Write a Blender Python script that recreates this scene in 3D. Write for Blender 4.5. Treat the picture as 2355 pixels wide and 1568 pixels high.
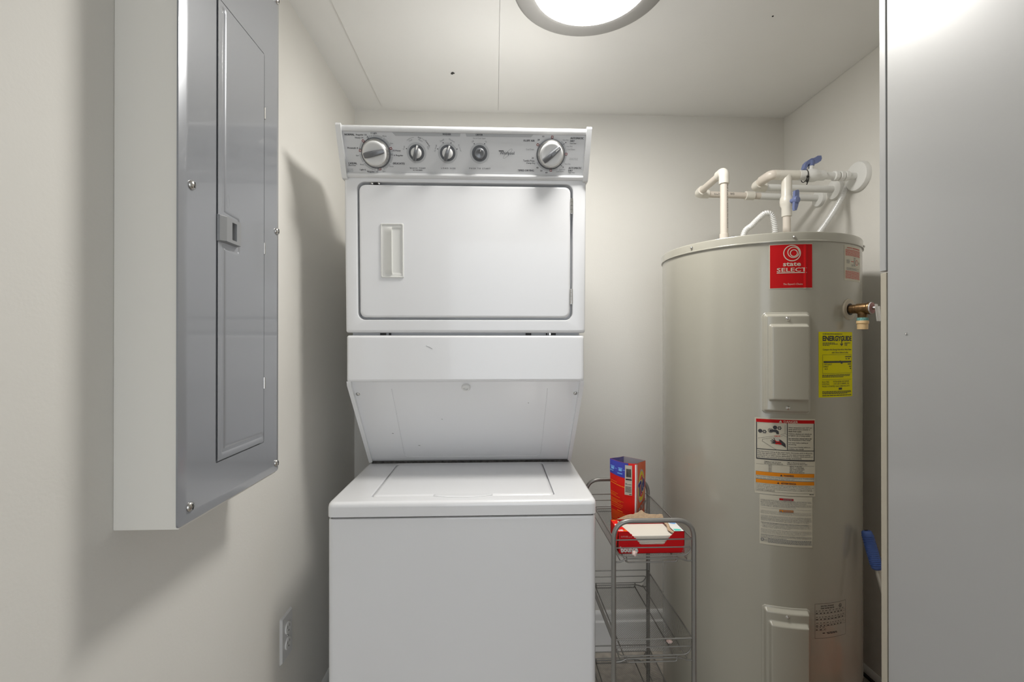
import bpy, bmesh, math, random
from mathutils import Vector, Matrix

for o in list(bpy.data.objects):
    bpy.data.objects.remove(o)
scene = bpy.context.scene
col = scene.collection
R_ = math.radians
random.seed(7)

# ------------------------------------------------------------------ camera
CAMZ = 1.33
cam_data = bpy.data.cameras.new('camera')
cam_data.sensor_width = 36.0
cam_data.lens = 36.0 * 1050.0 / 2355.0
cam_data.clip_start = 0.02
cam = bpy.data.objects.new('camera', cam_data)
col.objects.link(cam)
cam.location = (0, 0, CAMZ)
cam.rotation_euler = (math.pi / 2 + math.atan(3 / 1050), 0, -math.atan(39.5 / 1050))
scene.camera = cam

# ------------------------------------------------------------------ world (daylight reaching in through the open doorway behind the camera)
world = bpy.data.worlds.new('world')
scene.world = world
world.use_nodes = True
bg = world.node_tree.nodes['Background']
bg.inputs[0].default_value = (0.89, 0.94, 1.0, 1)
bg.inputs[1].default_value = 0.88
LAMP = 21.5          # emission of the ceiling lamp's diffuser

scene.cycles.diffuse_bounces = 8
vs = scene.view_settings
vs.view_transform = 'Standard'
vs.look = 'None'
vs.gamma = 1.0
vs.use_curve_mapping = False
vs.exposure = 1.64


# ------------------------------------------------------------------ materials
def mat(name, color, rough=0.5, metal=0.0, coat=0.0, noise=None, bump=None, emit=None, spec=0.5, coat_rough=0.08, alpha=None):
    m = bpy.data.materials.new(name)
    m.use_nodes = True
    nt = m.node_tree
    b = nt.nodes['Principled BSDF']
    b.inputs['Base Color'].default_value = (*color, 1)
    b.inputs['Roughness'].default_value = rough
    b.inputs['Metallic'].default_value = metal
    b.inputs['Coat Weight'].default_value = coat
    b.inputs['Coat Roughness'].default_value = coat_rough
    b.inputs['Specular IOR Level'].default_value = spec
    tc = nt.nodes.new('ShaderNodeTexCoord')
    if noise:                       # (scale, strength): gentle mottling of the colour
        n = nt.nodes.new('ShaderNodeTexNoise')
        n.inputs['Scale'].default_value = noise[0]
        n.inputs['Detail'].default_value = 5
        nt.links.new(tc.outputs['Object'], n.inputs['Vector'])
        r = nt.nodes.new('ShaderNodeValToRGB')
        k = noise[1]
        r.color_ramp.elements[0].position = 0.3
        r.color_ramp.elements[1].position = 0.7
        r.color_ramp.elements[0].color = (*[c * (1 - k) for c in color], 1)
        r.color_ramp.elements[1].color = (*[min(1, c * (1 + k)) for c in color], 1)
        nt.links.new(n.outputs[0], r.inputs[0])
        nt.links.new(r.outputs[0], b.inputs['Base Color'])
    if bump:                        # (scale, strength, distance)
        n2 = nt.nodes.new('ShaderNodeTexNoise')
        n2.inputs['Scale'].default_value = bump[0]
        n2.inputs['Detail'].default_value = 3
        nt.links.new(tc.outputs['Object'], n2.inputs['Vector'])
        bp = nt.nodes.new('ShaderNodeBump')
        bp.inputs['Strength'].default_value = bump[1]
        bp.inputs['Distance'].default_value = bump[2]
        nt.links.new(n2.outputs[0], bp.inputs['Height'])
        nt.links.new(bp.outputs[0], b.inputs['Normal'])
    if emit:
        b.inputs['Emission Color'].default_value = (*emit[0], 1)
        b.inputs['Emission Strength'].default_value = emit[1]
    return m


M = {}
M['wall'] = mat('wall_paint', (0.70, 0.685, 0.645), 0.75, noise=(3, 0.015), bump=(160, 0.12, 0.002))
M['ceil'] = mat('ceiling_paint', (0.75, 0.745, 0.725), 0.7, noise=(5, 0.012), bump=(90, 0.10, 0.002))
M['trim'] = mat('trim_paint', (0.78, 0.78, 0.77), 0.3)
M['floor'] = mat('floor_vinyl', (0.42, 0.38, 0.33), 0.45, noise=(38, 0.22))
M['enamel'] = mat('white_enamel', (0.77, 0.775, 0.79), 0.26, coat=0.35, coat_rough=0.05, bump=(420, 0.02, 0.0006))
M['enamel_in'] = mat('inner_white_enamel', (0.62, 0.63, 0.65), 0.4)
M['plastic_w'] = mat('white_plastic', (0.72, 0.72, 0.71), 0.35)
M['plastic_h'] = mat('off_white_handle_plastic', (0.70, 0.70, 0.675), 0.3)
M['console'] = mat('console_face', (0.63, 0.635, 0.645), 0.38)
M['console_trim'] = mat('console_trim', (0.74, 0.745, 0.75), 0.22, coat=0.3)
M['band'] = mat('console_band_print', (0.43, 0.44, 0.45), 0.4)
M['ringp'] = mat('pale_ring_print', (0.47, 0.48, 0.49), 0.4)
M['ringd'] = mat('dark_ring_print', (0.095, 0.10, 0.11), 0.4)
M['ink'] = mat('dark_ink', (0.03, 0.03, 0.035), 0.5)
M['ink2'] = mat('grey_ink', (0.16, 0.165, 0.175), 0.5)
M['redp'] = mat('dark_red_print', (0.22, 0.045, 0.05), 0.5)
M['whitep'] = mat('white_print', (0.82, 0.82, 0.80), 0.5)
M['chrome'] = mat('brushed_chrome', (0.62, 0.61, 0.59), 0.25, metal=1.0)
M['nickel'] = mat('brushed_nickel_rim', (0.33, 0.325, 0.315), 0.42, metal=0.5)
M['steel'] = mat('zinc_screw_steel', (0.55, 0.54, 0.52), 0.25, metal=1.0)
M['knobgrey'] = mat('grey_knob_plastic', (0.17, 0.175, 0.185), 0.28, metal=0.35)
M['black'] = mat('black_rubber', (0.012, 0.012, 0.012), 0.5)
M['dirt'] = mat('dark_dirty_gasket', (0.05, 0.048, 0.045), 0.8, noise=(120, 0.6))
M['panelgrey'] = mat('grey_panel_paint', (0.275, 0.285, 0.305), 0.30, metal=0.3, coat=0.7, coat_rough=0.07)
M['latch'] = mat('grey_latch_plastic', (0.24, 0.245, 0.25), 0.35)
M['boxpaint'] = mat('painted_box', (0.74, 0.725, 0.68), 0.5)
M['cab'] = mat('grey_cabinet_paint', (0.36, 0.36, 0.355), 0.40, coat=0.8, coat_rough=0.16)
M['tank'] = mat('beige_grey_tank_enamel', (0.375, 0.36, 0.305), 0.24, coat=0.4, coat_rough=0.1)
M['tankcap'] = mat('tank_top_enamel', (0.385, 0.37, 0.315), 0.22, coat=0.5)
M['cpvc'] = mat('beige_cpvc', (0.66, 0.60, 0.53), 0.35)
M['cpvcw'] = mat('cream_cpvc_fitting', (0.74, 0.71, 0.64), 0.32)
M['pipew'] = mat('white_painted_pipe', (0.76, 0.76, 0.74), 0.45)
M['bluev'] = mat('slate_blue_valve_plastic', (0.15, 0.185, 0.36), 0.4)
M['blueg'] = mat('blue_rubber_grip', (0.055, 0.11, 0.34), 0.5)
M['conduit'] = mat('white_flexible_conduit', (0.74, 0.74, 0.73), 0.3, metal=0.2)
M['brass'] = mat('aged_brass', (0.20, 0.12, 0.055), 0.35, metal=0.85, noise=(90, 0.4))
M['teal'] = mat('teal_corrosion', (0.16, 0.36, 0.34), 0.8, noise=(300, 0.4))
M['creampvc'] = mat('yellowed_cream_fitting', (0.70, 0.50, 0.27), 0.45)
M['cart'] = mat('grey_cart_paint', (0.24, 0.235, 0.22), 0.35, metal=0.45)
M['redlab'] = mat('red_label', (0.48, 0.004, 0.006), 0.6, spec=0.2)
M['creamlab'] = mat('cream_label', (0.56, 0.53, 0.44), 0.6, spec=0.2)
M['yellowlab'] = mat('yellow_label', (0.72, 0.66, 0.0), 0.6, spec=0.2)
M['orangelab'] = mat('orange_label_print', (0.72, 0.24, 0.01), 0.6, spec=0.2)
M['redink'] = mat('red_label_ink', (0.55, 0.06, 0.05), 0.6, spec=0.2)
M['bagred'] = mat('red_pouch_film', (0.78, 0.012, 0.008), 0.3)
M['bagorange'] = mat('orange_pouch_film', (0.80, 0.10, 0.012), 0.3)
M['bagblue'] = mat('blue_pouch_print', (0.035, 0.045, 0.42), 0.3)
M['bagin'] = mat('silver_pouch_inside', (0.42, 0.40, 0.42), 0.35)
M['baginb'] = mat('violet_pouch_inside', (0.11, 0.10, 0.42), 0.35)
M['logoy'] = mat('yellow_print', (0.82, 0.62, 0.0), 0.4)
M['logoblue'] = mat('navy_print', (0.012, 0.012, 0.20), 0.4)
M['orangetext'] = mat('orange_small_print', (0.90, 0.33, 0.02), 0.4)
M['silverp'] = mat('silver_print', (0.42, 0.40, 0.39), 0.4)
M['boxred'] = mat('red_carton', (0.60, 0.004, 0.008), 0.6, spec=0.2)
M['boxred2'] = mat('bright_red_carton', (0.80, 0.014, 0.008), 0.6, spec=0.2)
M['card'] = mat('tan_cardboard', (0.52, 0.38, 0.25), 0.8, noise=(200, 0.12))
M['sheet'] = mat('cream_dryer_sheet', (0.76, 0.72, 0.64), 0.9)
M['aqua'] = mat('aqua_print', (0.10, 0.66, 0.55), 0.5)
M['skyb'] = mat('sky_blue_print', (0.20, 0.45, 0.85), 0.5)
M['lint'] = mat('pinkish_lint', (0.80, 0.62, 0.58), 0.95)
M['outlet'] = mat('white_outlet_plastic', (0.62, 0.62, 0.62), 0.35)
M['orange'] = mat('orange_bucket_plastic', (0.80, 0.15, 0.01), 0.4)
M['pole'] = mat('pale_metal_pole', (0.5, 0.48, 0.43), 0.35, metal=0.5)
M['tanplate'] = mat('tan_valve_plate', (0.50, 0.45, 0.36), 0.45)
M['panelbeige'] = mat('beige_access_panel_paint', (0.42, 0.385, 0.31), 0.4)
M['lamp'] = mat('lamp_diffuser', (0.9, 0.9, 0.88), 0.4, emit=((1.0, 0.975, 0.93), LAMP))


# ------------------------------------------------------------------ mesh builder
class MB:
    def __init__(self):
        self.v = []
        self.f = []

    def add(self, verts, faces):
        b = len(self.v)
        self.v += [tuple(p) for p in verts]
        self.f += [tuple(i + b for i in f) for f in faces]
        return self

    def box(self, x0, x1, y0, y1, z0, z1, r=0.0, seg=2):
        vs_ = [(x, y, z) for x in (x0, x1) for y in (y0, y1) for z in (z0, z1)]
        fs = [(0, 1, 3, 2), (4, 6, 7, 5), (0, 4, 5, 1), (2, 3, 7, 6), (0, 2, 6, 4), (1, 5, 7, 3)]
        if r <= 0:
            return self.add(vs_, fs)
        bm = bmesh.new()
        bv = [bm.verts.new(p) for p in vs_]
        for f in fs:
            bm.faces.new([bv[i] for i in f])
        bmesh.ops.bevel(bm, geom=list(bm.edges), offset=r, segments=seg, profile=0.5, affect='EDGES')
        bm.verts.index_update()
        self.add([p.co[:] for p in bm.verts], [[q.index for q in f.verts] for f in bm.faces])
        bm.free()
        return self

    def loft(self, rings, cap0=True, cap1=True):
        n = len(rings[0])
        vs_ = [p for r in rings for p in r]
        fs = []
        for i in range(len(rings) - 1):
            for j in range(n):
                k = (j + 1) % n
                fs.append((i * n + j, i * n + k, (i + 1) * n + k, (i + 1) * n + j))
        if cap0:
            fs.append(tuple(reversed(range(n))))
        if cap1:
            fs.append(tuple(range((len(rings) - 1) * n, len(rings) * n)))
        return self.add(vs_, fs)

    def tube(self, pts, r, seg=10, closed=False, caps=True):
        pts = [Vector(p) for p in pts]
        n = len(pts)
        rad = r if callable(r) else (lambda i: r)
        rings = []
        t0 = (pts[1] - pts[0]).normalized()
        ref = Vector((0, 0, 1)) if abs(t0.z) < 0.9 else Vector((1, 0, 0))
        u = t0.cross(ref).normalized()
        for i in range(n):
            if closed:
                t = (pts[(i + 1) % n] - pts[i - 1]).normalized()
            else:
                t = (pts[min(i + 1, n - 1)] - pts[max(i - 1, 0)]).normalized()
            u = (u - t * u.dot(t)).normalized()
            w = t.cross(u)
            q = rad(i)
            rings.append([pts[i] + (u * math.cos(a) + w * math.sin(a)) * q for a in [2 * math.pi * k / seg for k in range(seg)]])
        if closed:
            rings.append(rings[0])
            return self.loft(rings, False, False)
        return self.loft(rings, caps, caps)

    def lathe(self, prof, origin=(0, 0, 0), axis=(0, 0, 1), seg=32, cap0=True, cap1=True):
        # prof: (radius, distance along axis)
        ax = Vector(axis).normalized()
        ref = Vector((0, 0, 1)) if abs(ax.z) < 0.9 else Vector((1, 0, 0))
        u = ax.cross(ref).normalized()
        w = ax.cross(u)
        o = Vector(origin)
        rings = [[o + ax * h + (u * math.cos(2 * math.pi * k / seg) + w * math.sin(2 * math.pi * k / seg)) * max(r, 1e-5) for k in range(seg)] for r, h in prof]
        return self.loft(rings, cap0, cap1)

    def prism(self, poly, f, w0, w1):
        n = len(poly)
        vs_ = [f(u, v, w0) for u, v in poly] + [f(u, v, w1) for u, v in poly]
        fs = [tuple(reversed(range(n))), tuple(range(n, 2 * n))]
        fs += [(j, (j + 1) % n, n + (j + 1) % n, n + j) for j in range(n)]
        return self.add(vs_, fs)

    def patch(self, f, u0, u1, v0, v1, nu=1, nv=1):
        vs_ = [f(u0 + (u1 - u0) * i / nu, v0 + (v1 - v0) * j / nv) for j in range(nv + 1) for i in range(nu + 1)]
        fs = [(j * (nu + 1) + i, j * (nu + 1) + i + 1, (j + 1) * (nu + 1) + i + 1, (j + 1) * (nu + 1) + i) for j in range(nv) for i in range(nu)]
        return self.add(vs_, fs)

    def poly(self, pts, f):
        return self.add([f(*p) for p in pts], [tuple(range(len(pts)))])

    def ring(self, f, cx, cy, r0, r1, a0=0, a1=360, n=40):
        vs_, fs = [], []
        for i in range(n + 1):
            a = R_(a0 + (a1 - a0) * i / n)
            vs_ += [f(cx + r0 * math.cos(a), cy + r0 * math.sin(a)), f(cx + r1 * math.cos(a), cy + r1 * math.sin(a))]
        for i in range(n):
            fs.append((2 * i, 2 * i + 1, 2 * i + 3, 2 * i + 2))
        return self.add(vs_, fs)

    def text(self, s, f, x0, x1, y0, y1, rot=0.0, bold=0.0, shear=0.0, space=1.0):
        """lettering fitted into the rectangle x0..x1, y0..y1 of the surface map f, turned by rot degrees about its centre"""
        vs_, fs = text_mesh(s, bold, shear, space)
        if not vs_:
            return self
        ax = min(p[0] for p in vs_); bx = max(p[0] for p in vs_)
        ay = min(p[1] for p in vs_); by = max(p[1] for p in vs_)
        cx, cy = (x0 + x1) / 2, (y0 + y1) / 2
        c, sn = math.cos(R_(rot)), math.sin(R_(rot))
        out = []
        for p in vs_:
            u = ((p[0] - ax) / (bx - ax) - 0.5) * (x1 - x0)
            v = ((p[1] - ay) / (by - ay) - 0.5) * (y1 - y0)
            out.append(f(cx + u * c - v * sn, cy + u * sn + v * c))
        return self.add(out, fs)

    def words(self, f, x0, x1, y, h, seed=0, fill=1.0, wl=(2.0, 6.0), gap=1.0):
        """a line of print too small to read: word-long dashes"""
        rng = random.Random(seed)
        x = x0
        end = x0 + (x1 - x0) * fill
        while x < end:
            w = min(h * rng.uniform(*wl), end - x)
            if w > h * 0.4:
                self.patch(f, x, x + w, y, y + h, 1, 1)
            x += w + h * gap
        return self

    def build(self, name, m, parent=None, smooth=35, kind=None, label=None):
        me = bpy.data.meshes.new(name)
        me.from_pydata(self.v, [], self.f)
        me.update()
        o = bpy.data.objects.new(name, me)
        col.objects.link(o)
        me.materials.append(M[m] if isinstance(m, str) else m)
        if smooth:
            me.shade_smooth()
            me.set_sharp_from_angle(angle=R_(smooth))
            if len(self.f) < 4000:
                wn = o.modifiers.new('weighted_normals', 'WEIGHTED_NORMAL')
                wn.keep_sharp = True
                wn.weight = 80
        if parent is not None:
            o.parent = parent
            if parent.type == 'EMPTY':
                o.matrix_parent_inverse = Matrix.Translation(-Vector(parent.location))
        if kind:
            o['kind'] = kind
        if label:
            o['label'] = label
        return o


_tc = {}


def text_mesh(s, bold=0.0, shear=0.0, space=1.0):
    key = (s, bold, shear, space)
    if key in _tc:
        return _tc[key]
    cu = bpy.data.curves.new('txt', 'FONT')
    cu.body = s
    cu.size = 1.0
    cu.offset = bold
    cu.shear = shear
    cu.space_character = space
    cu.resolution_u = 2
    o = bpy.data.objects.new('txt', cu)
    col.objects.link(o)
    bpy.context.view_layer.update()
    me = bpy.data.meshes.new_from_object(o.evaluated_get(bpy.context.evaluated_depsgraph_get()))
    r = ([v.co[:] for v in me.vertices], [tuple(p.vertices) for p in me.polygons])
    bpy.data.objects.remove(o)
    bpy.data.curves.remove(cu)
    bpy.data.meshes.remove(me)
    _tc[key] = r
    return r


def thing(name, label, cat, loc=(0, 0, 0), group=None):
    o = bpy.data.objects.new(name, None)
    o.empty_display_size = 0.05
    col.objects.link(o)
    o.location = loc
    o['label'] = label
    o['category'] = cat
    if group:
        o['group'] = group
    return o


def tag(o, label, cat, group=None):
    o['label'] = label
    o['category'] = cat
    if group:
        o['group'] = group
    return o


def rr(x0, x1, y0, y1, r, n=5):
    """rounded rectangle outline, counter-clockwise from the bottom right corner"""
    out = []
    for cx, cy, a0 in ((x1 - r, y0 + r, -90), (x1 - r, y1 - r, 0), (x0 + r, y1 - r, 90), (x0 + r, y0 + r, 180)):
        for k in range(n + 1):
            a = R_(a0 + 90 * k / n)
            out.append((cx + r * math.cos(a), cy + r * math.sin(a)))
    return out


def fillet(pts, r, n=6):
    """polyline with rounded corners"""
    pts = [Vector(p) for p in pts]
    out = [pts[0]]
    for i in range(1, len(pts) - 1):
        a = (pts[i - 1] - pts[i]); b = (pts[i + 1] - pts[i])
        q = min(r, a.length * 0.49, b.length * 0.49)
        p0 = pts[i] + a.normalized() * q
        p1 = pts[i] + b.normalized() * q
        for k in range(n + 1):
            t = k / n
            out.append(p0 * (1 - t) ** 2 + pts[i] * 2 * t * (1 - t) + p1 * t * t)
    out.append(pts[-1])
    return out


def spline(pts, n=8):
    """smooth curve through the points"""
    P = [Vector(p) for p in pts]
    P = [P[0] * 2 - P[1]] + P + [P[-1] * 2 - P[-2]]
    out = []
    for i in range(1, len(P) - 2):
        for k in range(n):
            t = k / n
            out.append(0.5 * ((2 * P[i]) + (-P[i - 1] + P[i + 1]) * t + (2 * P[i - 1] - 5 * P[i] + 4 * P[i + 1] - P[i + 2]) * t * t + (-P[i - 1] + 3 * P[i] - 3 * P[i + 1] + P[i + 2]) * t ** 3))
    out.append(P[-2])
    return out


def struct(name, mb, m, label, smooth=35):
    o = mb.build(name, m, None, smooth)
    o['kind'] = 'structure'
    o['label'] = label
    return o


def screw(mb, p, axis, r, h=None, slot=True):
    h = h or r * 0.5
    mb.lathe([(r, 0), (r, h * 0.3), (r * 0.8, h * 0.75), (r * 0.4, h), (0, h * 1.05)], p, axis, 14)


# ================================================================== THE ROOM
XL, XR, YB, ZT = -0.595, 1.272, 1.962, 2.318
YF = -1.5
struct('floor', MB().box(XL - .1, XR + .1, YF - 1.5, YB + .1, -0.1, 0.0), 'floor', 'mottled beige vinyl floor')
struct('wall_left', MB().box(XL - .1, XL, YF, YB + .1, 0, ZT + .1), 'wall', 'off white painted wall carrying the grey electrical panel')
struct('wall_back', MB().box(XL, XR, YB, YB + .1, 0, ZT + .1), 'wall', 'off white painted wall behind the washer and dryer')
struct('wall_right', MB().box(XR, XR + .1, YF, YB + .1, 0, ZT + .1), 'wall', 'off white painted wall the water pipes come out of')
fw = MB()
fw.box(XL, -0.42, YF - .1, YF, 0, ZT)
fw.box(0.82, XR, YF - .1, YF, 0, ZT)
fw.box(-0.42, 0.82, YF - .1, YF, 2.06, ZT)
struct('wall_front', fw, 'wall', 'off white wall with the doorway behind the camera')
ce = struct('ceiling', MB().box(XL, XR, YF, YB, ZT, ZT + .1), 'ceil', 'white painted ceiling with board joints and a round lamp')
MB().box(-0.470, 0.0138, -0.6, 1.932, ZT - 0.007, ZT + 0.02, 0.0005).build('panel', 'ceil', ce, label='large painted ceiling board beside the lamp')
MB().box(0.0146, XR - .001, -0.6, 1.932, ZT - 0.0064, ZT + 0.02, 0.0005).build('panel', 'ceil', ce, label='wide painted ceiling board above the lamp')
hm = MB()
rng = random.Random(3)
for k in range(7):
    a, q = rng.uniform(0, 6.28), rng.uniform(0.002, 0.007)
    hm.lathe([(0.0028, 0), (0.002, -.003), (0, -.004)], (-0.155 + q * math.cos(a), 1.667 + q * math.sin(a), ZT - .0068), (0, 0, 1), 7)
hm.build('nail_pop', 'dirt', ce, label='dark torn nail mark in the ceiling')
MB().lathe([(0.003, 0), (0.002, -.002), (0, -.003)], (0.836, 1.341, ZT - .0063), (0, 0, 1), 7).build('nail_pop', 'dirt', ce)


def baseboard(name, f, length, h, label):
    mb = MB()
    prof = [(0, 0), (0.016, 0), (0.016, h - .045), (0.011, h - .038), (0.011, h - .016), (0.008, h - .006), (0.003, h), (0, h)]
    mb.prism(prof, f, 0, length)
    return struct(name, mb, 'trim', label)


baseboard('baseboard_back', lambda u, v, w: (XL + w, YB - u, v), XR - XL, 0.172, 'white moulded baseboard along the wall behind the cart')
baseboard('baseboard_left', lambda u, v, w: (XL + u, YB - w, v), YB - YF, 0.165, 'white moulded baseboard under the outlet')
br = baseboard('baseboard_right', lambda u, v, w: (XR - u, YB - w, v), YB - YF, 0.225, 'tall baseboard behind the water heater')
MB().box(XR - .019, XR - .011, YF, YB, 0.196, 0.204).build('gap_strip', 'black', br)

# ================================================================== CEILING LAMP
lx, ly, lz = 0.2505, 1.174, 2.255
lamp = thing('ceiling_lamp', 'round flush ceiling lamp with a brushed metal rim', 'lamp', (lx, ly, lz))
MB().lathe([(0.178, 0.056), (0.2045, 0.056), (0.2065, 0.012), (0.2050, 0.006), (0.198, 0.0022), (0.182, 0.0004), (0.161, 0.0), (0.1525, 0.0015), (0.1505, 0.006), (0.1505, 0.03)],
           (lx, ly, lz), (0, 0, 1), 72, False, False).build('rim', 'nickel', lamp, 50)
MB().lathe([(0.1505, 0.006), (0.14, 0.0005), (0.12, -0.004), (0.09, -0.008), (0.05, -0.0105), (0, -0.011)], (lx, ly, lz), (0, 0, 1), 64, False, True).build('diffuser', 'lamp', lamp, 60)

# ================================================================== ELECTRICAL PANEL
ep = thing('electrical_panel', 'tall grey electrical panel on a painted box on the wall', 'electrical panel', (XL, 0.9, 1.036))
MB().box(XL, -0.4945, 0.735, 1.052, 1.036, 2.118, 0.002).build('box', 'boxpaint', ep, label='wall coloured painted box')
fx = -0.4895
yz = lambda x: (lambda p: (x, p[0], p[1]))


def ring_yz(y0, y1, z0, z1, r, x):
    return [(x, p[0], p[1]) for p in rr(y0, y1, z0, z1, r)]


MB().loft([ring_yz(.728, 1.058, 1.040, 2.122, .005, -0.4945), ring_yz(.728, 1.058, 1.040, 2.122, .005, fx - .0036), ring_yz(.7288, 1.0572, 1.0408, 2.1212, .005, fx - .0027), ring_yz(.742, 1.046, 1.053, 2.109, .004, fx - .0002), ring_yz(.748, 1.044, 1.058, 2.107, .004, fx),
           ring_yz(.8205, .9885, 1.1175, 1.9425, .004, fx), ring_yz(.8205, .9885, 1.1175, 1.9425, .004, fx - .0042)]).build('cover', 'panelgrey', ep, 30)


def seg_d(p, a, b):
    ax, ay = a; bx, by = b
    dx, dy = bx - ax, by - ay
    t = max(0, min(1, ((p[0] - ax) * dx + (p[1] - ay) * dy) / (dx * dx + dy * dy)))
    return math.hypot(p[0] - ax - t * dx, p[1] - ay - t * dy)


bead = [(.842, 1.927), (.842, 1.563), (.888, 1.560), (.888, 1.503), (.842, 1.503), (.842, 1.135), (.979, 1.134)]
dy0, dy1, dz0, dz1 = .8240, .9848, 1.1205, 1.9395


def door_pt(u, v):
    d = min(seg_d((u, v), bead[i], bead[i + 1]) for i in range(len(bead) - 1))
    return (fx + .0012 - .0034 * math.exp(-(d / .0034) ** 2), u, v)


dm = MB()
dm.patch(door_pt, dy0, dy1, dz0, dz1, 82, 330)
dm.box(fx - .003, fx - .0006, dy0, dy1, dz0, dz1)
edo = dm.build('door', 'panelgrey', ep, 60)
lm = MB()
lm.loft([ring_yz(.8235, .884, 1.509, 1.557, .001, fx), ring_yz(.825, .883, 1.510, 1.556, .001, fx + .004), ring_yz(.836, .882, 1.511, 1.555, .001, fx + .010),
         ring_yz(.853, .868, 1.517, 1.549, .001, fx + .010), ring_yz(.854, .866, 1.518, 1.548, .001, fx + .001)])
lm.build('latch', 'latch', edo, 20)
for z in (1.816, 1.529, 1.244):
    MB().lathe([(.0022, 0), (.0022, .024)], (fx + .0008, .9878, z - .012), (0, 0, 1), 10).build('hinge', 'steel', edo)
ek = MB()
ek.tube([(fx + .0008, .8545 + .004 * math.cos(a), 1.5875 + .012 * math.sin(a)) for a in [2 * math.pi * k / 20 for k in range(20)]], .0006, 5, True)
ek.build('knockout', 'panelgrey', edo)
for y, z in ((.756, 1.584), (1.043, 1.579), (.753, 1.066), (1.042, 1.060), (1.042, 2.097), (.754, 2.097)):
    s = MB()
    s.lathe([(.0078, 0), (.0078, .0012), (.0068, .0032), (.0042, .0046), (0, .0052)], (fx, y, z), (1, 0, 0), 18)
    so = s.build('screw', 'steel', ep, 50)
    MB().box(fx + .0046, fx + .0056, y - .0006, y + .0006, z - .0045, z + .0045).build('slot', 'black', so)
MB().lathe([(.003, 0), (.003, .006), (0, .007)], (-.515, .86, 1.036), (0, 0, -1), 8).build('screw', 'steel', ep)

# ================================================================== OUTLET
wo = thing('wall_outlet', 'white duplex outlet plate on the wall left of the washer', 'outlet', (XL, 1.324, .433))
ox = XL
MB().loft([ring_yz(1.289, 1.359, .433, .561, .004, ox), ring_yz(1.289, 1.359, .433, .561, .004, ox + .0015), ring_yz(1.293, 1.355, .437, .557, .003, ox + .006)]).build('plate', 'outlet', wo, 30)
for zc in (.475, .519):
    o = MB().lathe([(.0165, 0), (.0165, .0025), (.0155, .0035), (0, .0035)], (ox + .006, 1.324, zc), (1, 0, 0), 24).build('receptacle', 'plastic_w', wo, 40)
    MB().box(ox + .0088, ox + .0097, 1.3165, 1.3185, zc + .001, zc + .009).build('slot', 'black', o)
    MB().box(ox + .0088, ox + .0097, 1.3295, 1.3315, zc + .001, zc + .009).build('slot', 'black', o)
    MB().lathe([(.0024, 0), (.0024, .0009)], (ox + .0088, 1.324, zc - .007), (1, 0, 0), 10).build('ground_hole', 'black', o)
MB().lathe([(.0032, 0), (.0028, .0012), (0, .0016)], (ox + .006, 1.324, .497), (1, 0, 0), 12).build('screw', 'steel', wo)

# ================================================================== STACKED WASHER AND DRYER
WX0, WX1 = -0.4235, 0.2625
wd = thing('stacked_washer_dryer', 'white stacked washer and dryer unit standing against the back wall', 'washer dryer', ((WX0 + WX1) / 2, 1.5, 0))


def ring_xz(x0, x1, z0, z1, r, y):
    return [(p[0], y(p[1]) if callable(y) else y, p[1]) for p in rr(x0, x1, z0, z1, r)]


def ring_xy(x0, x1, y0, y1, r, z):
    return [(p[0], p[1], z) for p in rr(x0, x1, y0, y1, r)]


# washer cabinet
wc = MB()
wc.loft([ring_xy(WX0, WX1, 1.172, 1.857, .016, .095), ring_xy(WX0, WX1, 1.172, 1.857, .016, .877), ring_xy(WX0 + .001, WX1 - .001, 1.173, 1.857, .016, .8815), ring_xy(WX0 + .005, WX1 - .005, 1.177, 1.857, .014, .8835)])
wcab = wc.build('washer_cabinet', 'enamel', wd, 40)
for fxx in (WX0 + .06, WX1 - .06):
    for fyy in (1.24, 1.80):
        MB().lathe([(.02, 0), (.02, .012), (.008, .014), (.008, .034)], (fxx, fyy, .0634), (0, 0, 1), 16).build('levelling_foot', 'black', wcab)
# gap under the top
MB().box(WX0 + .008, WX1 - .008, 1.178, 1.857, .882, .888).build('gasket', 'dirt', wd)
# washer top with the lid opening
LX0, LX1, LY0, LY1 = -.3225, .1575, 1.217, 1.537
wt = MB()
wt.loft([ring_xy(WX0 - .001, WX1 + .001, 1.170, 1.857, .016, .8875), ring_xy(WX0 - .001, WX1 + .001, 1.170, 1.857, .016, .911), ring_xy(WX0, WX1, 1.1715, 1.857, .017, .918), ring_xy(WX0 + .0035, WX1 - .0035, 1.175, 1.857, .017, .9225),
         ring_xy(WX0 + .009, WX1 - .009, 1.181, 1.857, .016, .9245), ring_xy(LX0 - .007, LX1 + .007, LY0 - .007, LY1 + .004, .016, .9245), ring_xy(LX0 - .003, LX1 + .003, LY0 - .003, LY1 + .002, .012, .9225),
         ring_xy(LX0 - .002, LX1 + .002, LY0 - .002, LY1 + .002, .012, .912)])
wt.build('washer_top', 'enamel', wd, 40)
ld = MB()
ld.loft([ring_xy(LX0, LX1, LY0, LY1, .011, .913), ring_xy(LX0, LX1, LY0, LY1, .011, .9215), ring_xy(LX0 + .003, LX1 - .003, LY0 + .003, LY1 - .003, .010, .9245), ring_xy(LX0 + .009, LX1 - .009, LY0 + .009, LY1 - .009, .009, .9255)])
lid = ld.build('washer_lid', 'enamel', wd, 40)
lp = MB()
sc = [(-.162, 1.2145), (-.146, 1.208), (-.132, 1.202), (-.115, 1.1985), (-.083, 1.197), (-.052, 1.1985), (-.036, 1.202), (-.022, 1.208), (-.006, 1.2145), (-.006, 1.222), (-.162, 1.222)]
inn = [(p[0] * .92 - .0067, 1.2175 + (p[1] - 1.2175) * .72) for p in sc]
lp.loft([[(p[0], p[1], .9235) for p in sc], [(p[0], p[1], .9256) for p in sc], [(p[0], p[1], .9266) for p in inn]])
lp.build('lid_grip', 'enamel', lid, 50)

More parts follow.
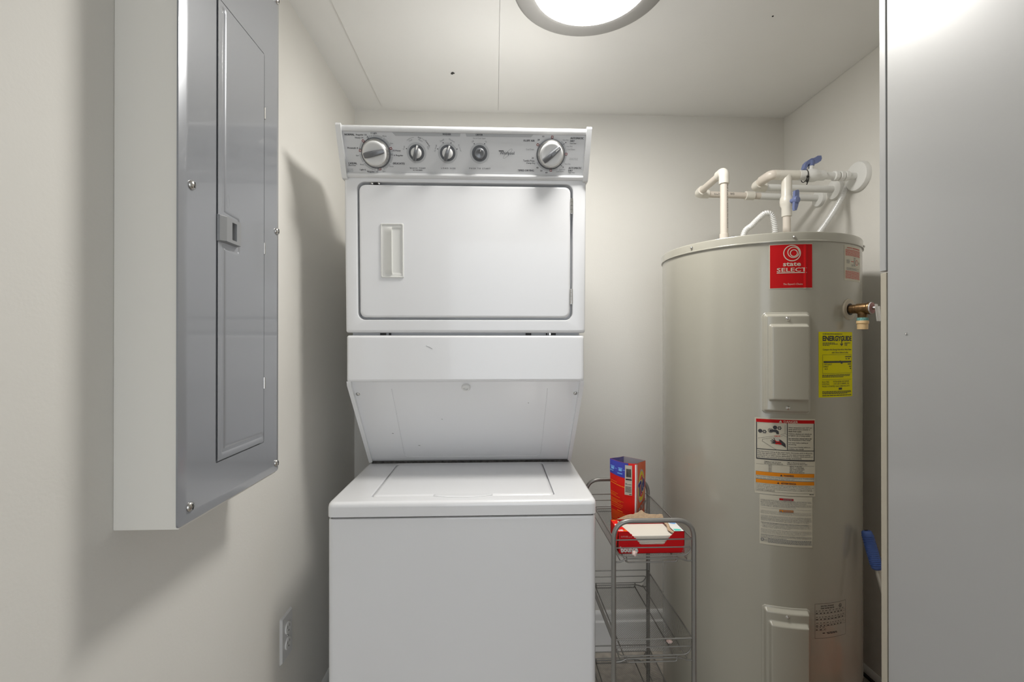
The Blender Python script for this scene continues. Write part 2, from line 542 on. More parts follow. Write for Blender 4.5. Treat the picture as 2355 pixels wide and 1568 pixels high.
# slanted splash panel
SA = (1.319, 1.213); SB = (1.549, .931)
sdir = Vector((0, SB[0] - SA[0], SB[1] - SA[1])).normalized()
snorm = Vector((0, -.775, -.632))
snorm = Vector((0, sdir.z, -sdir.y)); snorm = snorm if snorm.y < 0 else -snorm
ch = [(1.312, 1.219), (1.316, 1.206), (1.5465, .9265), (1.857, .9265), (1.857, 1.219)]
for x0, x1 in ((WX0 + .003, WX0 + .0145), (WX1 - .0155, WX1 - .004)):
    MB().prism(ch, lambda u, v, w: (w, u, v), x0, x1).build('side_cheek', 'enamel', wd, 30)
ps = [(1.3235, 1.2175), (1.5525, .9295), (1.857, .9295), (1.857, 1.2175)]
spm = MB()
spm.prism(ps, lambda u, v, w: (w, u, v), WX0 + .0145, WX1 - .0155)
sp = spm.build('slanted_panel', 'enamel', wd, 30)


def slant(x, t, h):      # t = distance down the slant from its top edge, h = height off it
    o = Vector((x, 1.3235, 1.2175)) + (Vector((0, 1.5525 - 1.3235, .9295 - 1.2175)).normalized()) * t
    nn = Vector((0, -.288, -.229)).normalized()
    return o + nn * h


nn_s = Vector((0, -.288, -.229)).normalized()
for x in (-.401, .240):
    MB().lathe([(.006, 0), (.006, .001), (.0045, .003), (0, .004)], slant(x, .05, 0), nn_s, 14).build('screw', 'steel', sp, 50)
MB().lathe([(.013, 0), (.0125, .006), (.0105, .008), (.0075, .008), (.006, .004), (0, .004)], slant(-.084, .022, 0), nn_s, 24).build('bumper', 'plastic_w', sp, 40)
em = fillet([slant(-.30, .03, .0002), slant(-.30, .345, .0002), slant(.155, .345, .0002), slant(.155, .03, .0002)], .02, 6)
MB().tube(em, .0009, 6).build('pressed_bead', 'enamel', sp, 60)
for x, t, l in ((-.326, .225, .005), (-.249, .285, .006), (-.165, .16, .003), (.10, .09, .003)):
    MB().tube([slant(x, t, .0003), slant(x + l, t + .001, .0003)], .0006, 5).build('chip', 'dirt', sp)
gm = MB()
gm.box(WX0 + .012, WX1 - .012, 1.544, 1.56, .9235, .9315)
gm.build('gasket', 'dirt', wd)

# fascia between dryer and washer
fm = MB()
FX0, FX1 = WX0 + .003, WX1 - .004
fm.loft([ring_xz(FX0, FX1, 1.2165, 1.3505, .006, 1.857), ring_xz(FX0, FX1, 1.2165, 1.3505, .006, 1.321), ring_xz(FX0 + .001, FX1 - .001, 1.2175, 1.3495, .006, 1.3145), ring_xz(FX0 + .004, FX1 - .004, 1.2205, 1.3465, .006, 1.3112),
         ring_xz(FX0 + .009, FX1 - .009, 1.2255, 1.3415, .005, 1.310)])
fas = fm.build('front_fascia', 'enamel', wd, 40)
MB().tube([(-.196, 1.3097, 1.320), (-.186, 1.3097, 1.316), (-.178, 1.3097, 1.311)], .0004, 5).build('scratch', 'ink2', fas)
# inner body seen in the gap
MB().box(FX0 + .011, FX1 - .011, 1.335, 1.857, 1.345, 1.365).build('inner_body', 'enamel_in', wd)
for x0, x1, m_ in ((-.330, -.314, 'black'), (-.305, -.300, 'black'), (.09, .106, 'black'), (.150, .153, 'black'), (.165, .178, 'black'), (.158, .164, 'steel')):
    MB().box(x0, x1, 1.327, 1.336, 1.3495, 1.360, .001).build('bracket', m_, wd)


# dryer cabinet with door opening
def F(z, off=0.0):
    return 1.2945 + (1.79 - z) / .433 * .0155 + off


def Fo(off):
    return lambda z: F(z, off)


OX0, OX1, OZ0, OZ1 = -.3865, .2225, 1.3945, 1.7805
DX0, DX1, DZ0, DZ1 = -.3815, .2165, 1.4005, 1.7735
DZT, DZB = 1.796, 1.357
dc = MB()
dc.loft([ring_xz(WX0 + .001, WX1 - .001, DZB, DZT, .006, 1.857), ring_xz(WX0 + .001, WX1 - .001, DZB, DZT, .006, Fo(.010)), ring_xz(WX0 + .002, WX1 - .002, DZB + .001, DZT, .006, Fo(.004)), ring_xz(WX0 + .005, WX1 - .005, DZB + .004, DZT, .006, Fo(.001)),
         ring_xz(WX0 + .010, WX1 - .010, DZB + .009, DZT, .005, Fo(0)), ring_xz(OX0 - .004, OX1 + .004, OZ0 - .004, OZ1 + .004, .024, Fo(0)), ring_xz(OX0 - .001, OX1 + .001, OZ0 - .001, OZ1 + .001, .021, Fo(.002)),
         ring_xz(OX0, OX1, OZ0, OZ1, .020, Fo(.006)), ring_xz(OX0, OX1, OZ0, OZ1, .020, Fo(.030))])
dcab = dc.build('dryer_cabinet', 'enamel', wd, 40)
for x in (-.345, -.326):
    MB().lathe([(.003, 0), (.003, .002), (0, .003)], (x, F(1.777, .004), 1.7775), (0, -1, 0), 10).build('screw', 'steel', dcab)
MB().box(-.341, -.330, F(1.777, .003), F(1.777, .02), 1.7745, 1.7795).build('catch', 'black', dcab)
# door
HX0, HX1, HZ0, HZ1 = -.3215, -.2575, 1.5125, 1.665


def bulge(x, z):
    u = (x - DX0) / (DX1 - DX0) * 2 - 1
    v = (z - DZ0) / (DZ1 - DZ0) * 2 - 1
    return -.0012 * max(0, 1 - u * u) * max(0, 1 - v * v)


dd = MB()
dd.loft([ring_xz(DX0, DX1, DZ0, DZ1, .017, Fo(.028)), ring_xz(DX0, DX1, DZ0, DZ1, .017, Fo(.004)), ring_xz(DX0 + .001, DX1 - .001, DZ0 + .001, DZ1 - .001, .017, Fo(.0018)), ring_xz(DX0 + .0035, DX1 - .0035, DZ0 + .0035, DZ1 - .0035, .016, Fo(.0006)),
         ring_xz(DX0 + .007, DX1 - .007, DZ0 + .007, DZ1 - .007, .014, Fo(0)), ring_xz(HX0 + .003, HX1 - .003, HZ0 + .003, HZ1 - .003, .003, Fo(0)), ring_xz(HX0 + .003, HX1 - .003, HZ0 + .003, HZ1 - .003, .003, Fo(.0275))])
door = dd.build('dryer_door', 'enamel', wd, 40)
hd = MB()
hd.loft([ring_xz(HX0, HX1, HZ0, HZ1, .003, Fo(.001)), ring_xz(HX0, HX1, HZ0, HZ1, .003, Fo(-.0015)), ring_xz(HX0 + .001, HX1 - .001, HZ0 + .001, HZ1 - .001, .003, Fo(-.003)), ring_xz(HX0 + .003, HX1 - .003, HZ0 + .003, HZ1 - .003, .003, Fo(-.003)),
         ring_xz(HX0 + .004, HX1 - .004, HZ0 + .004, HZ1 - .004, .003, Fo(-.0012)),
         ring_xz(-.292, -.2635, 1.524, 1.654, .002, Fo(-.0012)), ring_xz(-.291, -.2645, 1.529, 1.648, .003, Fo(.003)), ring_xz(-.2905, -.266, 1.535, 1.641, .004, Fo(.010)), ring_xz(-.2905, -.268, 1.543, 1.632, .004, Fo(.018)), ring_xz(-.2895, -.272, 1.551, 1.624, .004, Fo(.023))])
hnd = hd.build('door_handle', 'plastic_h', door, 50)


def grip(u, v):           # u 0..1 across, v 0..1 up
    e = min(1, math.sin(math.pi * min(1, max(0, v))) * 3.2) if 0 < v < 1 else 0
    e = math.sqrt(max(0, e))
    z = 1.522 + v * (1.656 - 1.522)
    x = -.316 + u * (.0265)
    return (x, F(z, -.001) - .0085 * e * (u ** 1.6), z)


gp = MB()
gp.patch(grip, 0, 1, 0, 1, 10, 28)
gp.patch(lambda u, v: (-.2895, F(1.522 + v * .134, .004) + (grip(1, v)[1] - F(1.522 + v * .134, .004)) * u, 1.522 + v * .134), 0, 1, 0, 1, 1, 28)
gp.build('grip', 'plastic_h', door, 60)
for zc in (1.7195, 1.462):
    h = MB()
    for k in range(4):
        z0 = zc - .021 + k * .0107
        h.lathe([(.0042, 0), (.0042, .0100)], (.2195, F(zc, -.001), z0), (0, 0, 1), 12)
    h.box(.2165, .2225, F(zc, .001), F(zc, .006), zc - .022, zc + .022)
    h.build('hinge', 'steel', door, 40)

# control console
cp0 = Vector((0, 1.292, 1.793)); cdir = (Vector((0, 1.262, 1.857)) - cp0).normalized(); cn = Vector((1, 0, 0)).cross(cdir)


def CO(x, s, h=0.0):
    p = cp0 + cdir * s + cn * h
    return (x, p.y, p.z)


cb = MB()
prof = [(.0, -.003), (.0035, .0), (.006, .004), (.0065, .007), (.004, .0105), (-.002, .0118), (-.002, .1155), (.003, .1165), (.005, .1195), (.005, .1255), (.003, .1295), (-.002, .1315)]
poly = [CO(0, s, h)[1:] for h, s in prof] + [(1.45, 1.921), (1.45, 1.79)]
cb.prism(poly, lambda u, v, w: (w, u, v), -.413, .252)
con = cb.build('control_console', 'console_trim', wd, 50)
MB().patch(lambda u, v: CO(u, v, -.0016), -.4125, .2515, .0125, .115, 1, 1).build('face_plate', 'console', con)
for x0, x1 in ((-.4245, -.4105), (.2495, .2635)):
    c = MB()
    out = [(1.45, 1.857), (1.45, 1.786)]
    pr = [(.006, -.0055), (.0105, .0), (.0105, .10), (.0085, .132), (.004, .1365)]
    pl = [CO(0, s, h)[1:] for h, s in pr] + out
    c.prism(pl, lambda u, v, w: (w, u, v), x0, x1)
    c.build('end_cap', 'console_trim', con, 40)

cf = lambda h: (lambda x, s: CO(x, s, h))
MB().poly([(-0.2778, 0.1150), (-0.2697, 0.1064), (-0.0952, 0.1075), (-0.0934, 0.1150)], cf(-.0012)).build('header_band', 'band', con, 0)
MB().poly([(-0.0796, 0.1150), (-0.0773, 0.1075), (0.0991, 0.1085), (0.1053, 0.1150)], cf(-.0012)).build('header_band', 'band', con, 0)
KN = [(-.326, .0625), (-.2157, .0646), (-.1301, .0651), (-.042, .0656), (.1554, .0665)]
for (a0, a1) in ((-62, -38), (-34, -10), (-5, 2), (4, 12), (25, 58), (62, 96), (98, 103), (105, 110), (112, 121), (139, 168), (184, 212), (216, 255), (257, 261), (268, 275), (-68, -64)):
    MB().ring(cf(-.0012), KN[0][0], KN[0][1], .040, .0462, a0, a1, 10).build('dial_segment', 'ringp', con, 0)
for (a0, a1) in ((-30, 50), (-150, -60)):
    MB().ring(cf(-.0012), KN[4][0], KN[4][1], .040, .0450, a0, a1, 16).build('dial_segment', 'ringp', con, 0)
for k in (1, 2, 3):
    MB().ring(cf(-.0012), *KN[k], .0, .0268, 0, 360, 48).build('pale_ring', 'ringp', con, 0)
    MB().ring(cf(-.0008), *KN[k], .0, .0212, 0, 360, 48).build('dark_ring', 'ringd', con, 0)
for (x, s), (kx, ks) in [(p, KN[0]) for p in ((-0.3576, 0.0925), (-0.3684, 0.068), (-0.285, 0.0747), (-0.3197, 0.0216))] + [(p, KN[4]) for p in ((0.1575, 0.1097), (0.1187, 0.09), (0.1983, 0.0673), (0.1579, 0.0242))]:
    a = math.atan2(s - ks, x - kx)
    ca, sa = math.cos(a), math.sin(a)
    for nm, m_, q, qq, h in (('red_marker', 'redp', .0035, .0030, -.0008), ('marker_centre', 'whitep', .0019, .0011, -.0004)):
        MB().poly([(x + ca * i - sa * j, s + sa * i + ca * j) for i, j in ((-q, -qq), (q, -qq), (q, qq), (-q, qq))], cf(h)).build(nm, m_, con, 0)
DARK = [('NORMAL', -0.4054, -0.3791, 0.1054, 0.1103), ('Regular 10', -0.375, -0.3467, 0.1046, 0.1099), ('Heavy 14', -0.3783, -0.3568, 0.0972, 0.1025), ('6 Light', -0.3352, -0.3187, 0.1095, 0.1145), ('Prewash 4', -0.4019, -0.3741, 0.0719, 0.0769), ('CASUAL', -0.4049, -0.3814, 0.0329, 0.0379), ('Perm Press', -0.4051, -0.3851, 0.0285, 0.0318), ('Light 6', -0.3755, -0.3595, 0.016, 0.0212), ('Regular 10', -0.3552, -0.3264, 0.0115, 0.016), ('10 Heavy', -0.2797, -0.2585, 0.0662, 0.0718), ('6 Regular', -0.2781, -0.2525, 0.054, 0.0597), ('DELICATES', -0.2823, -0.2505, 0.0339, 0.0389), ('WASHER', -0.1422, -0.1193, 0.1103, 0.1147), ('WASH TEMP', -0.2373, -0.1937, 0.0228, 0.0268), ('ALL COLD RINSES', -0.2288, -0.2026, 0.0184, 0.0207), ('LOAD SIZE', -0.1498, -0.1106, 0.0237, 0.0276),
        ('DRYER', -0.0515, -0.033, 0.1103, 0.1147), ('FLUFF AIR', 0.0792, 0.1094, 0.0975, 0.1024), ('AUTOMATIC', 0.2077, 0.2444, 0.1055, 0.1106), ('DRY', 0.2075, 0.2199, 0.0985, 0.1032), ('Low Heat', 0.2074, 0.2249, 0.0937, 0.0964), ('10', 0.1302, 0.1351, 0.1091, 0.113), ('20', 0.1172, 0.1231, 0.1003, 0.1046), ('20', 0.1027, 0.1083, 0.0536, 0.058), ('Tumble Press', 0.079, 0.1107, 0.0462, 0.051), ('Damp Dry', 0.0891, 0.1131, 0.0393, 0.0444), ('40', 0.1165, 0.1224, 0.0286, 0.0328), ('50', 0.128, 0.1339, 0.0208, 0.0251), ('60', 0.1427, 0.1487, 0.0161, 0.0201), ('TIMED DRYING', 0.0648, 0.1099, 0.0205, 0.0255), ('AUTOMATIC', 0.2078, 0.2448, 0.0285, 0.0337), ('DRY', 0.2077, 0.22, 0.0216, 0.0265), ('High Heat', 0.208, 0.2264, 0.0167, 0.0198), ('PUSH TO START', -0.0712, -0.0127, 0.0243, 0.0285)]
GREY = [('Rinse', -0.3038, -0.2934, 0.1038, 0.1074), ('Spin', -0.2857, -0.2778, 0.085, 0.0894), ('Spin', -0.3816, -0.3731, 0.0527, 0.0575), ('Rinse', -0.3731, -0.3629, 0.0307, 0.0343), ('Rinse', -0.2925, -0.2819, 0.027, 0.0306), ('Spin', -0.3135, -0.3055, 0.0131, 0.0178), ('PULL TO START', -0.411, -0.3937, 0.0185, 0.021), ('PUSH TO STOP', -0.411, -0.394, 0.014, 0.0164),
        ('End of Cycle Signal', -0.0592, -0.0259, 0.1014, 0.1055), ('Very Dry', 0.1868, 0.2031, 0.1, 0.1047), ('Less Dry', 0.1983, 0.2149, 0.0843, 0.0888), ('Cool Down', 0.2005, 0.2226, 0.0775, 0.0814), ('Cool Down', 0.0863, 0.1085, 0.0758, 0.08), ('Very Dry', 0.1957, 0.2125, 0.0386, 0.0434), ('Less Dry', 0.1819, 0.1986, 0.0243, 0.0289), ('Cool Down', 0.1726, 0.1946, 0.0199, 0.0236), ('*Energy Preferred', 0.2082, 0.2317, 0.0552, 0.0576), ('Automatic Setting', 0.2083, 0.2318, 0.0517, 0.0543)]
GROT = [('Cold', -0.2491, 0.0767, 0.0099, 0.0038, 72), ('Cool', -0.2299, 0.0962, 0.0096, 0.0041, 22), ('Warm', -0.203, 0.0964, 0.0122, 0.0041, -24), ('Hot', -0.1832, 0.0774, 0.0077, 0.0038, -72), ('Small', -0.1444, 0.0971, 0.0115, 0.0038, 28), ('Medium', -0.1175, 0.0972, 0.017, 0.0038, -26), ('Ex Small', -0.1628, 0.0773, 0.0176, 0.0035, 72), ('Ex Large', -0.0965, 0.0783, 0.0189, 0.0038, -70), ('Off', -0.0604, 0.0955, 0.0064, 0.0038, 35), ('On', -0.0243, 0.0957, 0.0054, 0.0035, -30), ('Temp', -0.1952, 0.0987, 0.0099, 0.0031, -35)]
DROT = [('Auto', -0.2048, 0.103, 0.0096, 0.0035, -14), ('Control', -0.184, 0.0896, 0.0179, 0.0035, -55)]
tk = MB()
for t, x0, x1, s0, s1 in DARK:
    sp_ = 1.5 if t in ('WASH TEMP', 'LOAD SIZE', 'PUSH TO START') else 1.0
    q = .00022 if t.isupper() and sp_ == 1.0 else .00010
    b = MB()
    for dx, dh in ((-q, -.0008), (q, -.00075)):
        b.text(t, cf(dh), x0 + dx, x1 + dx, s0, s1, 0, 0, 0, sp_)
    b.build('lettering', 'ink', con, 0)
for t, x, s, w, h, a in DROT:
    MB().text(t, cf(-.0008), x - w / 2, x + w / 2, s - h / 2, s + h / 2, a, .015).build('lettering', 'ink', con, 0)
for (x, s), (kx, ks), l in [(p, KN[0], .0034) for p in ((-0.3438, 0.1018), (-0.3685, 0.0732), (-0.2838, 0.0582), (-0.3253, 0.0211))] + [(p, KN[4], .0034) for p in ((0.1901, 0.0926), (0.1868, 0.0374))]:
    a = math.atan2(s - ks, x - kx); ca, sa = math.cos(a), math.sin(a)
    MB().poly([(x + ca * i - sa * j, s + sa * i + ca * j) for i, j in ((-l, -.0005), (l, -.0005), (l, .0005), (-l, .0005))], cf(-.0006)).build('tick_mark', 'ink', con, 0)
for x, s in ((-0.2424, 0.0749), (-0.1414, 0.091), (-0.12, 0.091), (-0.1571, 0.0754), (-0.1042, 0.0758), (-0.0566, 0.0899), (-0.028, 0.0903), (0.1956, 0.0966), (0.1922, 0.0331)):
    MB().ring(cf(-.0004), x, s, 0, .0014, 0, 360, 10).build('dot_mark', 'ink', con, 0)
# maker's name, its emblem and the swoosh
tk.text('Whirlpool', cf(-.0006), .0139, .0538, .061, .0715, 0, .012)
MB().poly([(.0099, .0727), (.0120, .0741), (.0235, .0741), (.0251, .0727), (.0235, .0718), (.0120, .0718)], cf(-.0006)).build('emblem', 'ink', con, 0)
tk.build('maker_name', 'ink', con, 0)
for t, x0, x1, s0, s1 in GREY:
    MB().text(t, cf(-.0008), x0, x1, s0, s1).build('lettering', 'ink2', con, 0)
for t, x, s, w, h, a in GROT:
    MB().text(t, cf(-.0008), x - w / 2, x + w / 2, s - h / 2, s + h / 2, a).build('lettering', 'ink2', con, 0)
sw = []
sm_ = MB()
for k in range(41):
    a = 2 * math.pi * k / 40
    u, v = .0168 * math.cos(a), .0042 * math.sin(a)
    c, s_ = math.cos(R_(46)), math.sin(R_(46))
    sw.append((.0356 + u * c - v * s_, .066 + u * s_ + v * c))
for k in range(40):
    (xa, ya), (xb, yb) = sw[k], sw[k + 1]
    d = Vector((xb - xa, yb - ya)).normalized() * .00028
    sm_.poly([(xa - d.y, ya + d.x), (xa + d.y, ya - d.x), (xb + d.y, yb - d.x), (xb - d.y, yb + d.x)], cf(-.0005))
sm_.build('swoosh', 'ink2', con, 0)
MB().ring(cf(-.0007), KN[1][0], KN[1][1], .0388, .0394, 96, 128, 14).build('arc_line', 'ink2', con, 0)
MB().ring(cf(-.0007), KN[1][0], KN[1][1], .0388, .0394, 20, 26, 5).build('arc_line', 'ink2', con, 0)
MB().patch(cf(-.0007), -.3585, -.3415, .0166, .0170).build('rule_line', 'ink2', con, 0)


def blade(mb, c, L, wid, h0, h1, ang, taper=1.0):
    """pointer bar across a knob; c = centre, ang in degrees, the tip at +L/2"""
    ca, sa = math.cos(R_(ang)), math.sin(R_(ang))
    rings = []
    N = 12
    for k in range(N + 1):
        t = -1 + 2 * k / N
        w = wid * (0.55 + 0.45 * math.sqrt(max(0, 1 - (t * .92) ** 2))) * (1 - .16 * t * taper)
        hh = h0 + (h1 - h0) * (0.72 + 0.28 * (1 - t * t))
        ring = []
        for (q, z) in ((-1, h0), (-1, h0 + (hh - h0) * .7), (-.55, hh), (.55, hh), (1, h0 + (hh - h0) * .7), (1, h0)):
            i, j = t * L / 2, q * w / 2
            ring.append(CO(c[0] + ca * i - sa * j, c[1] + sa * i + ca * j, z))
        rings.append(ring)
    mb.loft(rings)


def con_lathe(prof, c, seg=48, **k):
    return MB().lathe(prof, CO(c[0], c[1], 0), cn, seg, **k)


for kx, ang, rest in ((0, 12.5, 0), (4, 40, 0)):
    c = KN[kx]
    kb = con_lathe([(.0395, -.001), (.0395, .004), (.0375, .005)], c).build('timer_dial', 'ringd', wd, 40)
    con_lathe([(.0375, .004), (.0370, .007), (.0335, .016), (.0315, .0175)], c).build('dial_skirt', 'chrome', kb, 40)
    con_lathe([(.0315, .016), (.0312, .019), (.0295, .0215), (.0250, .0222), (.022, .0205), (.012, .0195), (0, .0195)], c).build('dial_face', 'plastic_w', kb, 50)
    b = MB(); blade(b, c, .056, .0150, .019, .033, ang); b.build('dial_pointer', 'knobgrey', kb, 50)
    ca, sa = math.cos(R_(ang)), math.sin(R_(ang))
    if kx == 4:
        MB().poly([(c[0] + ca * i - sa * j, c[1] + sa * i + ca * j) for i, j in ((.013, -.0012), (.025, -.0012), (.025, .0012), (.013, .0012))], cf(.0335)).build('pointer_mark', 'whitep', kb, 0)
    else:
        MB().lathe([(.0012, 0), (.0012, .0006)], CO(c[0] + .0345 * ca, c[1] + .0345 * sa, .0125), cn, 8).build('pointer_mark', 'ink', kb)
for kx, ang in ((1, 74), (2, 70)):
    c = KN[kx]
    kb = con_lathe([(.0145, 0), (.0145, .006), (.0135, .010), (.011, .012), (0, .0125)], c).build('selector_knob', 'plastic_w', wd, 50)
    b = MB(); blade(b, c, .041, .0105, .004, .021, ang); b.build('selector_pointer', 'knobgrey', kb, 50)
    ca, sa = math.cos(R_(ang)), math.sin(R_(ang))
    m = MB(); blade(m, (c[0] + ca * .0135, c[1] + sa * .0135), .013, .0038, .0165, .0208, ang, 0); m.build('pointer_mark', 'whitep', kb, 50)
c = KN[3]
kb = con_lathe([(.0150, 0), (.0146, .009), (.0138, .0115), (.0115, .0125), (.0095, .0118), (0, .0105)], c).build('start_button', 'knobgrey', wd, 50)
ca, sa = math.cos(R_(68)), math.sin(R_(68))
MB().poly([(c[0] + ca * i - sa * j, c[1] + sa * i + ca * j) for i, j in ((.006, -.0007), (.0125, -.0007), (.0125, .0007), (.006, .0007))], cf(.0128)).build('button_mark', 'whitep', kb, 0)

wd_l0 = Vector(wd.location)
wd.scale = (1.05, 1.05, 1.05)          # built 0.686 m wide, stands 0.72 m wide
wd.location = (wd_l0.x * 1.05, 1.575, -.0665)

# ================================================================== WATER HEATER
HC = (.88, 1.522); HR = .2945
wh = thing('water_heater', 'tall beige grey cylindrical water heater in the corner', 'water heater', (HC[0], HC[1], 0))
MB().lathe([(HR - .01, .035), (HR - .003, .037), (HR, .045), (HR, 1.612)], (HC[0], HC[1], 0), (0, 0, 1), 160, True, False).build('tank', 'tank', wh, 40)
MB().lathe([(HR + .0005, 1.609), (HR + .004, 1.609), (HR + .0042, 1.6115), (HR + .002, 1.613), (HR + .002, 1.6325), (HR + .0005, 1.6355), (HR - .003, 1.6365), (HR - .007, 1.6355), (HR - .009, 1.6285), (.02, 1.630), (0, 1.630)],
           (HC[0], HC[1], 0), (0, 0, 1), 160, False, True).build('tank_lid', 'tankcap', wh, 35)
for k in range(3):
    a = R_(30 + 120 * k)
    MB().lathe([(.025, 0), (.02, .04)], (HC[0] + .2 * math.sin(a), HC[1] - .2 * math.cos(a), 0), (0, 0, 1), 12).build('foot', 'black', wh)


def HW(adeg, z, h=0.0):
    a = R_(adeg)
    return (HC[0] + (HR + h) * math.sin(a), HC[1] - (HR + h) * math.cos(a), z)


def hn(adeg):
    return Vector((math.sin(R_(adeg)), -math.cos(R_(adeg)), 0))


for a, z in ((-64.8, 1.6235), (-10.5, 1.6205), (52, 1.6195), (120, 1.622)):
    MB().lathe([(.0042, 0), (.0042, .0015), (.003, .004), (0, .005)], HW(a, z, .002), hn(a), 12).build('screw', 'steel', wh, 50)


def rr_sdf(u, v, hw, hh, r):
    qx, qy = abs(u) - hw + r, abs(v) - hh + r
    return math.hypot(max(qx, 0), max(qy, 0)) + min(max(qx, qy), 0) - r


def access_cover(a0, a1, z0, z1, inset):
    w = R_(a1 - a0) * HR; hgt = z1 - z0
    ac = (a0 + a1) / 2; zc = (z0 + z1) / 2
    il, ir, ib, it = inset
    icx, icy = (il - ir) / 2, (ib - it) / 2
    ihw, ihh = (w - il - ir) / 2, (hgt - ib - it) / 2

    def st(x, e0, e1):
        t = max(0, min(1, (x - e0) / (e1 - e0)))
        return t * t * (3 - 2 * t)

    def pt(u, v):
        d = -rr_sdf(u, v, w / 2, hgt / 2, .012)
        d2 = -rr_sdf(u - icx, v - icy, ihw, ihh, .007)
        h = .0006 + .0016 * st(d, -.0005, .001) + .0130 * st(d, .004, .0115) + .0130 * st(d2, .0, .0075)
        if d < -.0004:
            h = -.003
        return HW(ac + math.degrees(u / HR), zc + v, h)
    mb = MB()
    mb.patch(pt, -w / 2 - .001, w / 2 + .001, -hgt / 2 - .001, hgt / 2 + .001, 84, 150)
    o = mb.build('access_cover', 'tankcap', wh, 75)
    for z in (z1 - .019, z0 + .019):
        MB().lathe([(.0062, 0), (.0055, .0012), (.0038, .002), (.0025, .0034), (0, .004)], HW(ac - .3, z, .0145), hn(ac - .3), 14).build('screw', 'steel', o, 50)
    return o


access_cover(-26.05, -2.2, 1.131, 1.4135, (.0145, .0115, .036, .0335))
access_cover(-26.4, -2.4, .314, .5965, (.0145, .0115, .036, .0335))


def label_map(a0, z0, hfun=None):
    def g(h):
        def f(u, v):
            return HW(a0 + math.degrees(u / HR), z0 + v, h + (hfun(u, v) if hfun else 0))
        return f
    return g


def strip(mb, f, u0, u1, v0, v1):
    mb.patch(f, u0, u1, v0, v1, max(1, int(abs(u1 - u0) / .006)), 1)


def frame(mb, f, u0, u1, v0, v1, t):
    strip(mb, f, u0, u1, v0, v0 + t); strip(mb, f, u0, u1, v1 - t, v1)
    mb.patch(f, u0, u0 + t, v0, v1, 1, 4); mb.patch(f, u1 - t, u1, v0, v1, 1, 4)


def poly_on(mb, f, pts):
    mb.poly(pts, f)


# --- red maker's label, with a crease running down it
w, h = R_(21.6) * HR, .1245
LM = label_map(-22.5, 1.4785, lambda u, v: .0016 * math.exp(-((u - .0925) / .0032) ** 2))
b = MB(); b.patch(LM(.0004), 0, w, 0, h, 60, 4)
lab = b.build('maker_label', 'creamlab', wh, 60, label='red square maker label on the tank')
b = MB(); b.patch(LM(.0008), .0022, w - .0006, .0022, h - .0022, 60, 4); b.build('red_field', 'redlab', lab, 60)
k = w / 658.0
U = lambda x: (x - 190) * k
V = lambda y: h - (y - 140) * (h / 675.0)
b = MB(); f = LM(.0012)
for cx, cy, r, t in ((530, 283, 133, 14), (551, 272, 92, 13), (556, 283, 60, 13)):
    b.ring(f, U(cx), V(cy), (r - t) * k, r * k, 0, 360, 56)
b.text('state', f, U(393), U(663), V(477), V(420), 0, .018)
b.text('SELECT', f, U(302), U(752), V(562), V(502), 0, .012)
strip(b, f, U(302), U(750), V(583), V(571))
b.text("The Expert's Choice", f, U(397), U(690), V(768), V(733), 0, 0, .25)
b.build('lettering', 'creamlab', lab, 0)

# --- small warning label high on the right
w, h = R_(18.5) * HR, .100
LM = label_map(19.8, 1.504)
b = MB(); b.patch(LM(.0004), 0, w, 0, h, 20, 2)
lab = b.build('warning_label', 'creamlab', wh, 60, label='small cream warning label with red print')
b = MB(); f = LM(.0008)
b.text('WARNING', f, w * .12, w * .40, h * .915, h * .945, 0, .03)
b.words(f, w * .44, w * .92, h * .915, h * .028, 4, 1, (1.5, 3), .5)
for i in range(7):
    b.words(f, w * .05, w * .96, h * (.87 - i * .027), h * .013, 20 + i, 1, (3, 9), .9)
for i in range(9):
    b.words(f, w * .05, w * .96, h * (.265 - i * .025), h * .012, 40 + i, .97, (3, 9), .9)
b.ring(f, w * .70, h * .54, .0065, .0078, 0, 360, 20)
strip(b, f, w * .33, w * .50, h * .545, h * .56)
b.build('red_print', 'redink', lab, 0)
b = MB()
strip(b, f, w * .48, w * .62, h * .66, h * .67); strip(b, f, w * .48, w * .62, h * .43, h * .44)
for x in (.50, .54, .60):
    b.patch(f, w * x, w * (x + .012), h * .44, h * .66)
for i in range(5):
    b.words(f, w * .10, w * .28, h * (.58 - i * .022), h * .010, 60 + i, .9)
for i in range(3):
    b.words(f, w * .36, w * .46, h * (.46 - i * .022), h * .010, 70 + i)
    b.words(f, w * .82, w * .94, h * (.55 - i * .022), h * .010, 74 + i)
    b.words(f, w * .10, w * .93, h * (.355 - i * .024), h * .011, 78 + i, .95 if i != 1 else .7)
b.build('black_print', 'ink2', lab, 0)

# --- yellow energy label
w, h = R_(24.6) * HR, .1815
LM = label_map(2.5, 1.1775)
b = MB(); b.patch(LM(.0004), 0, w, 0, h, 24, 2)
lab = b.build('energy_label', 'yellowlab', wh, 60, label='bright yellow energy label')
U = lambda x: (x - 197) / 643.0 * w
V = lambda y: (1450 - y) / 1270.0 * h
b = MB(); f = LM(.0008)
b.text('ENERGYGUIDE', f, U(257), U(815), V(360), V(256), 0, .04)
b.patch(f, U(584), U(598), V(430), V(355))
b.poly([(U(553), V(408)), (U(588), V(458)), (U(623), V(408)), (U(614), V(402)), (U(590), V(430)), (U(563), V(402))], f)
b.words(f, U(258), U(600), V(229), V(215) - V(229), 1, 1, (1.5, 4), .6)
for i in range(3):
    b.words(f, U(258), U((460, 515, 365)[i]), V(402 + i * 22), .0018, 90 + i, 1, (1.5, 4), .6)
    b.words(f, U(650), U((790, 715, 715)[i]), V(402 + i * 22), .0018, 95 + i, 1, (1.5, 4), .6)
b.text('Compare the Energy Use of this Water Heater', f, U(257), U(815), V(550), V(506), 0, .012)
b.text('with Others Before You Buy', f, U(405), U(732), V(606), V(566), 0, .012)
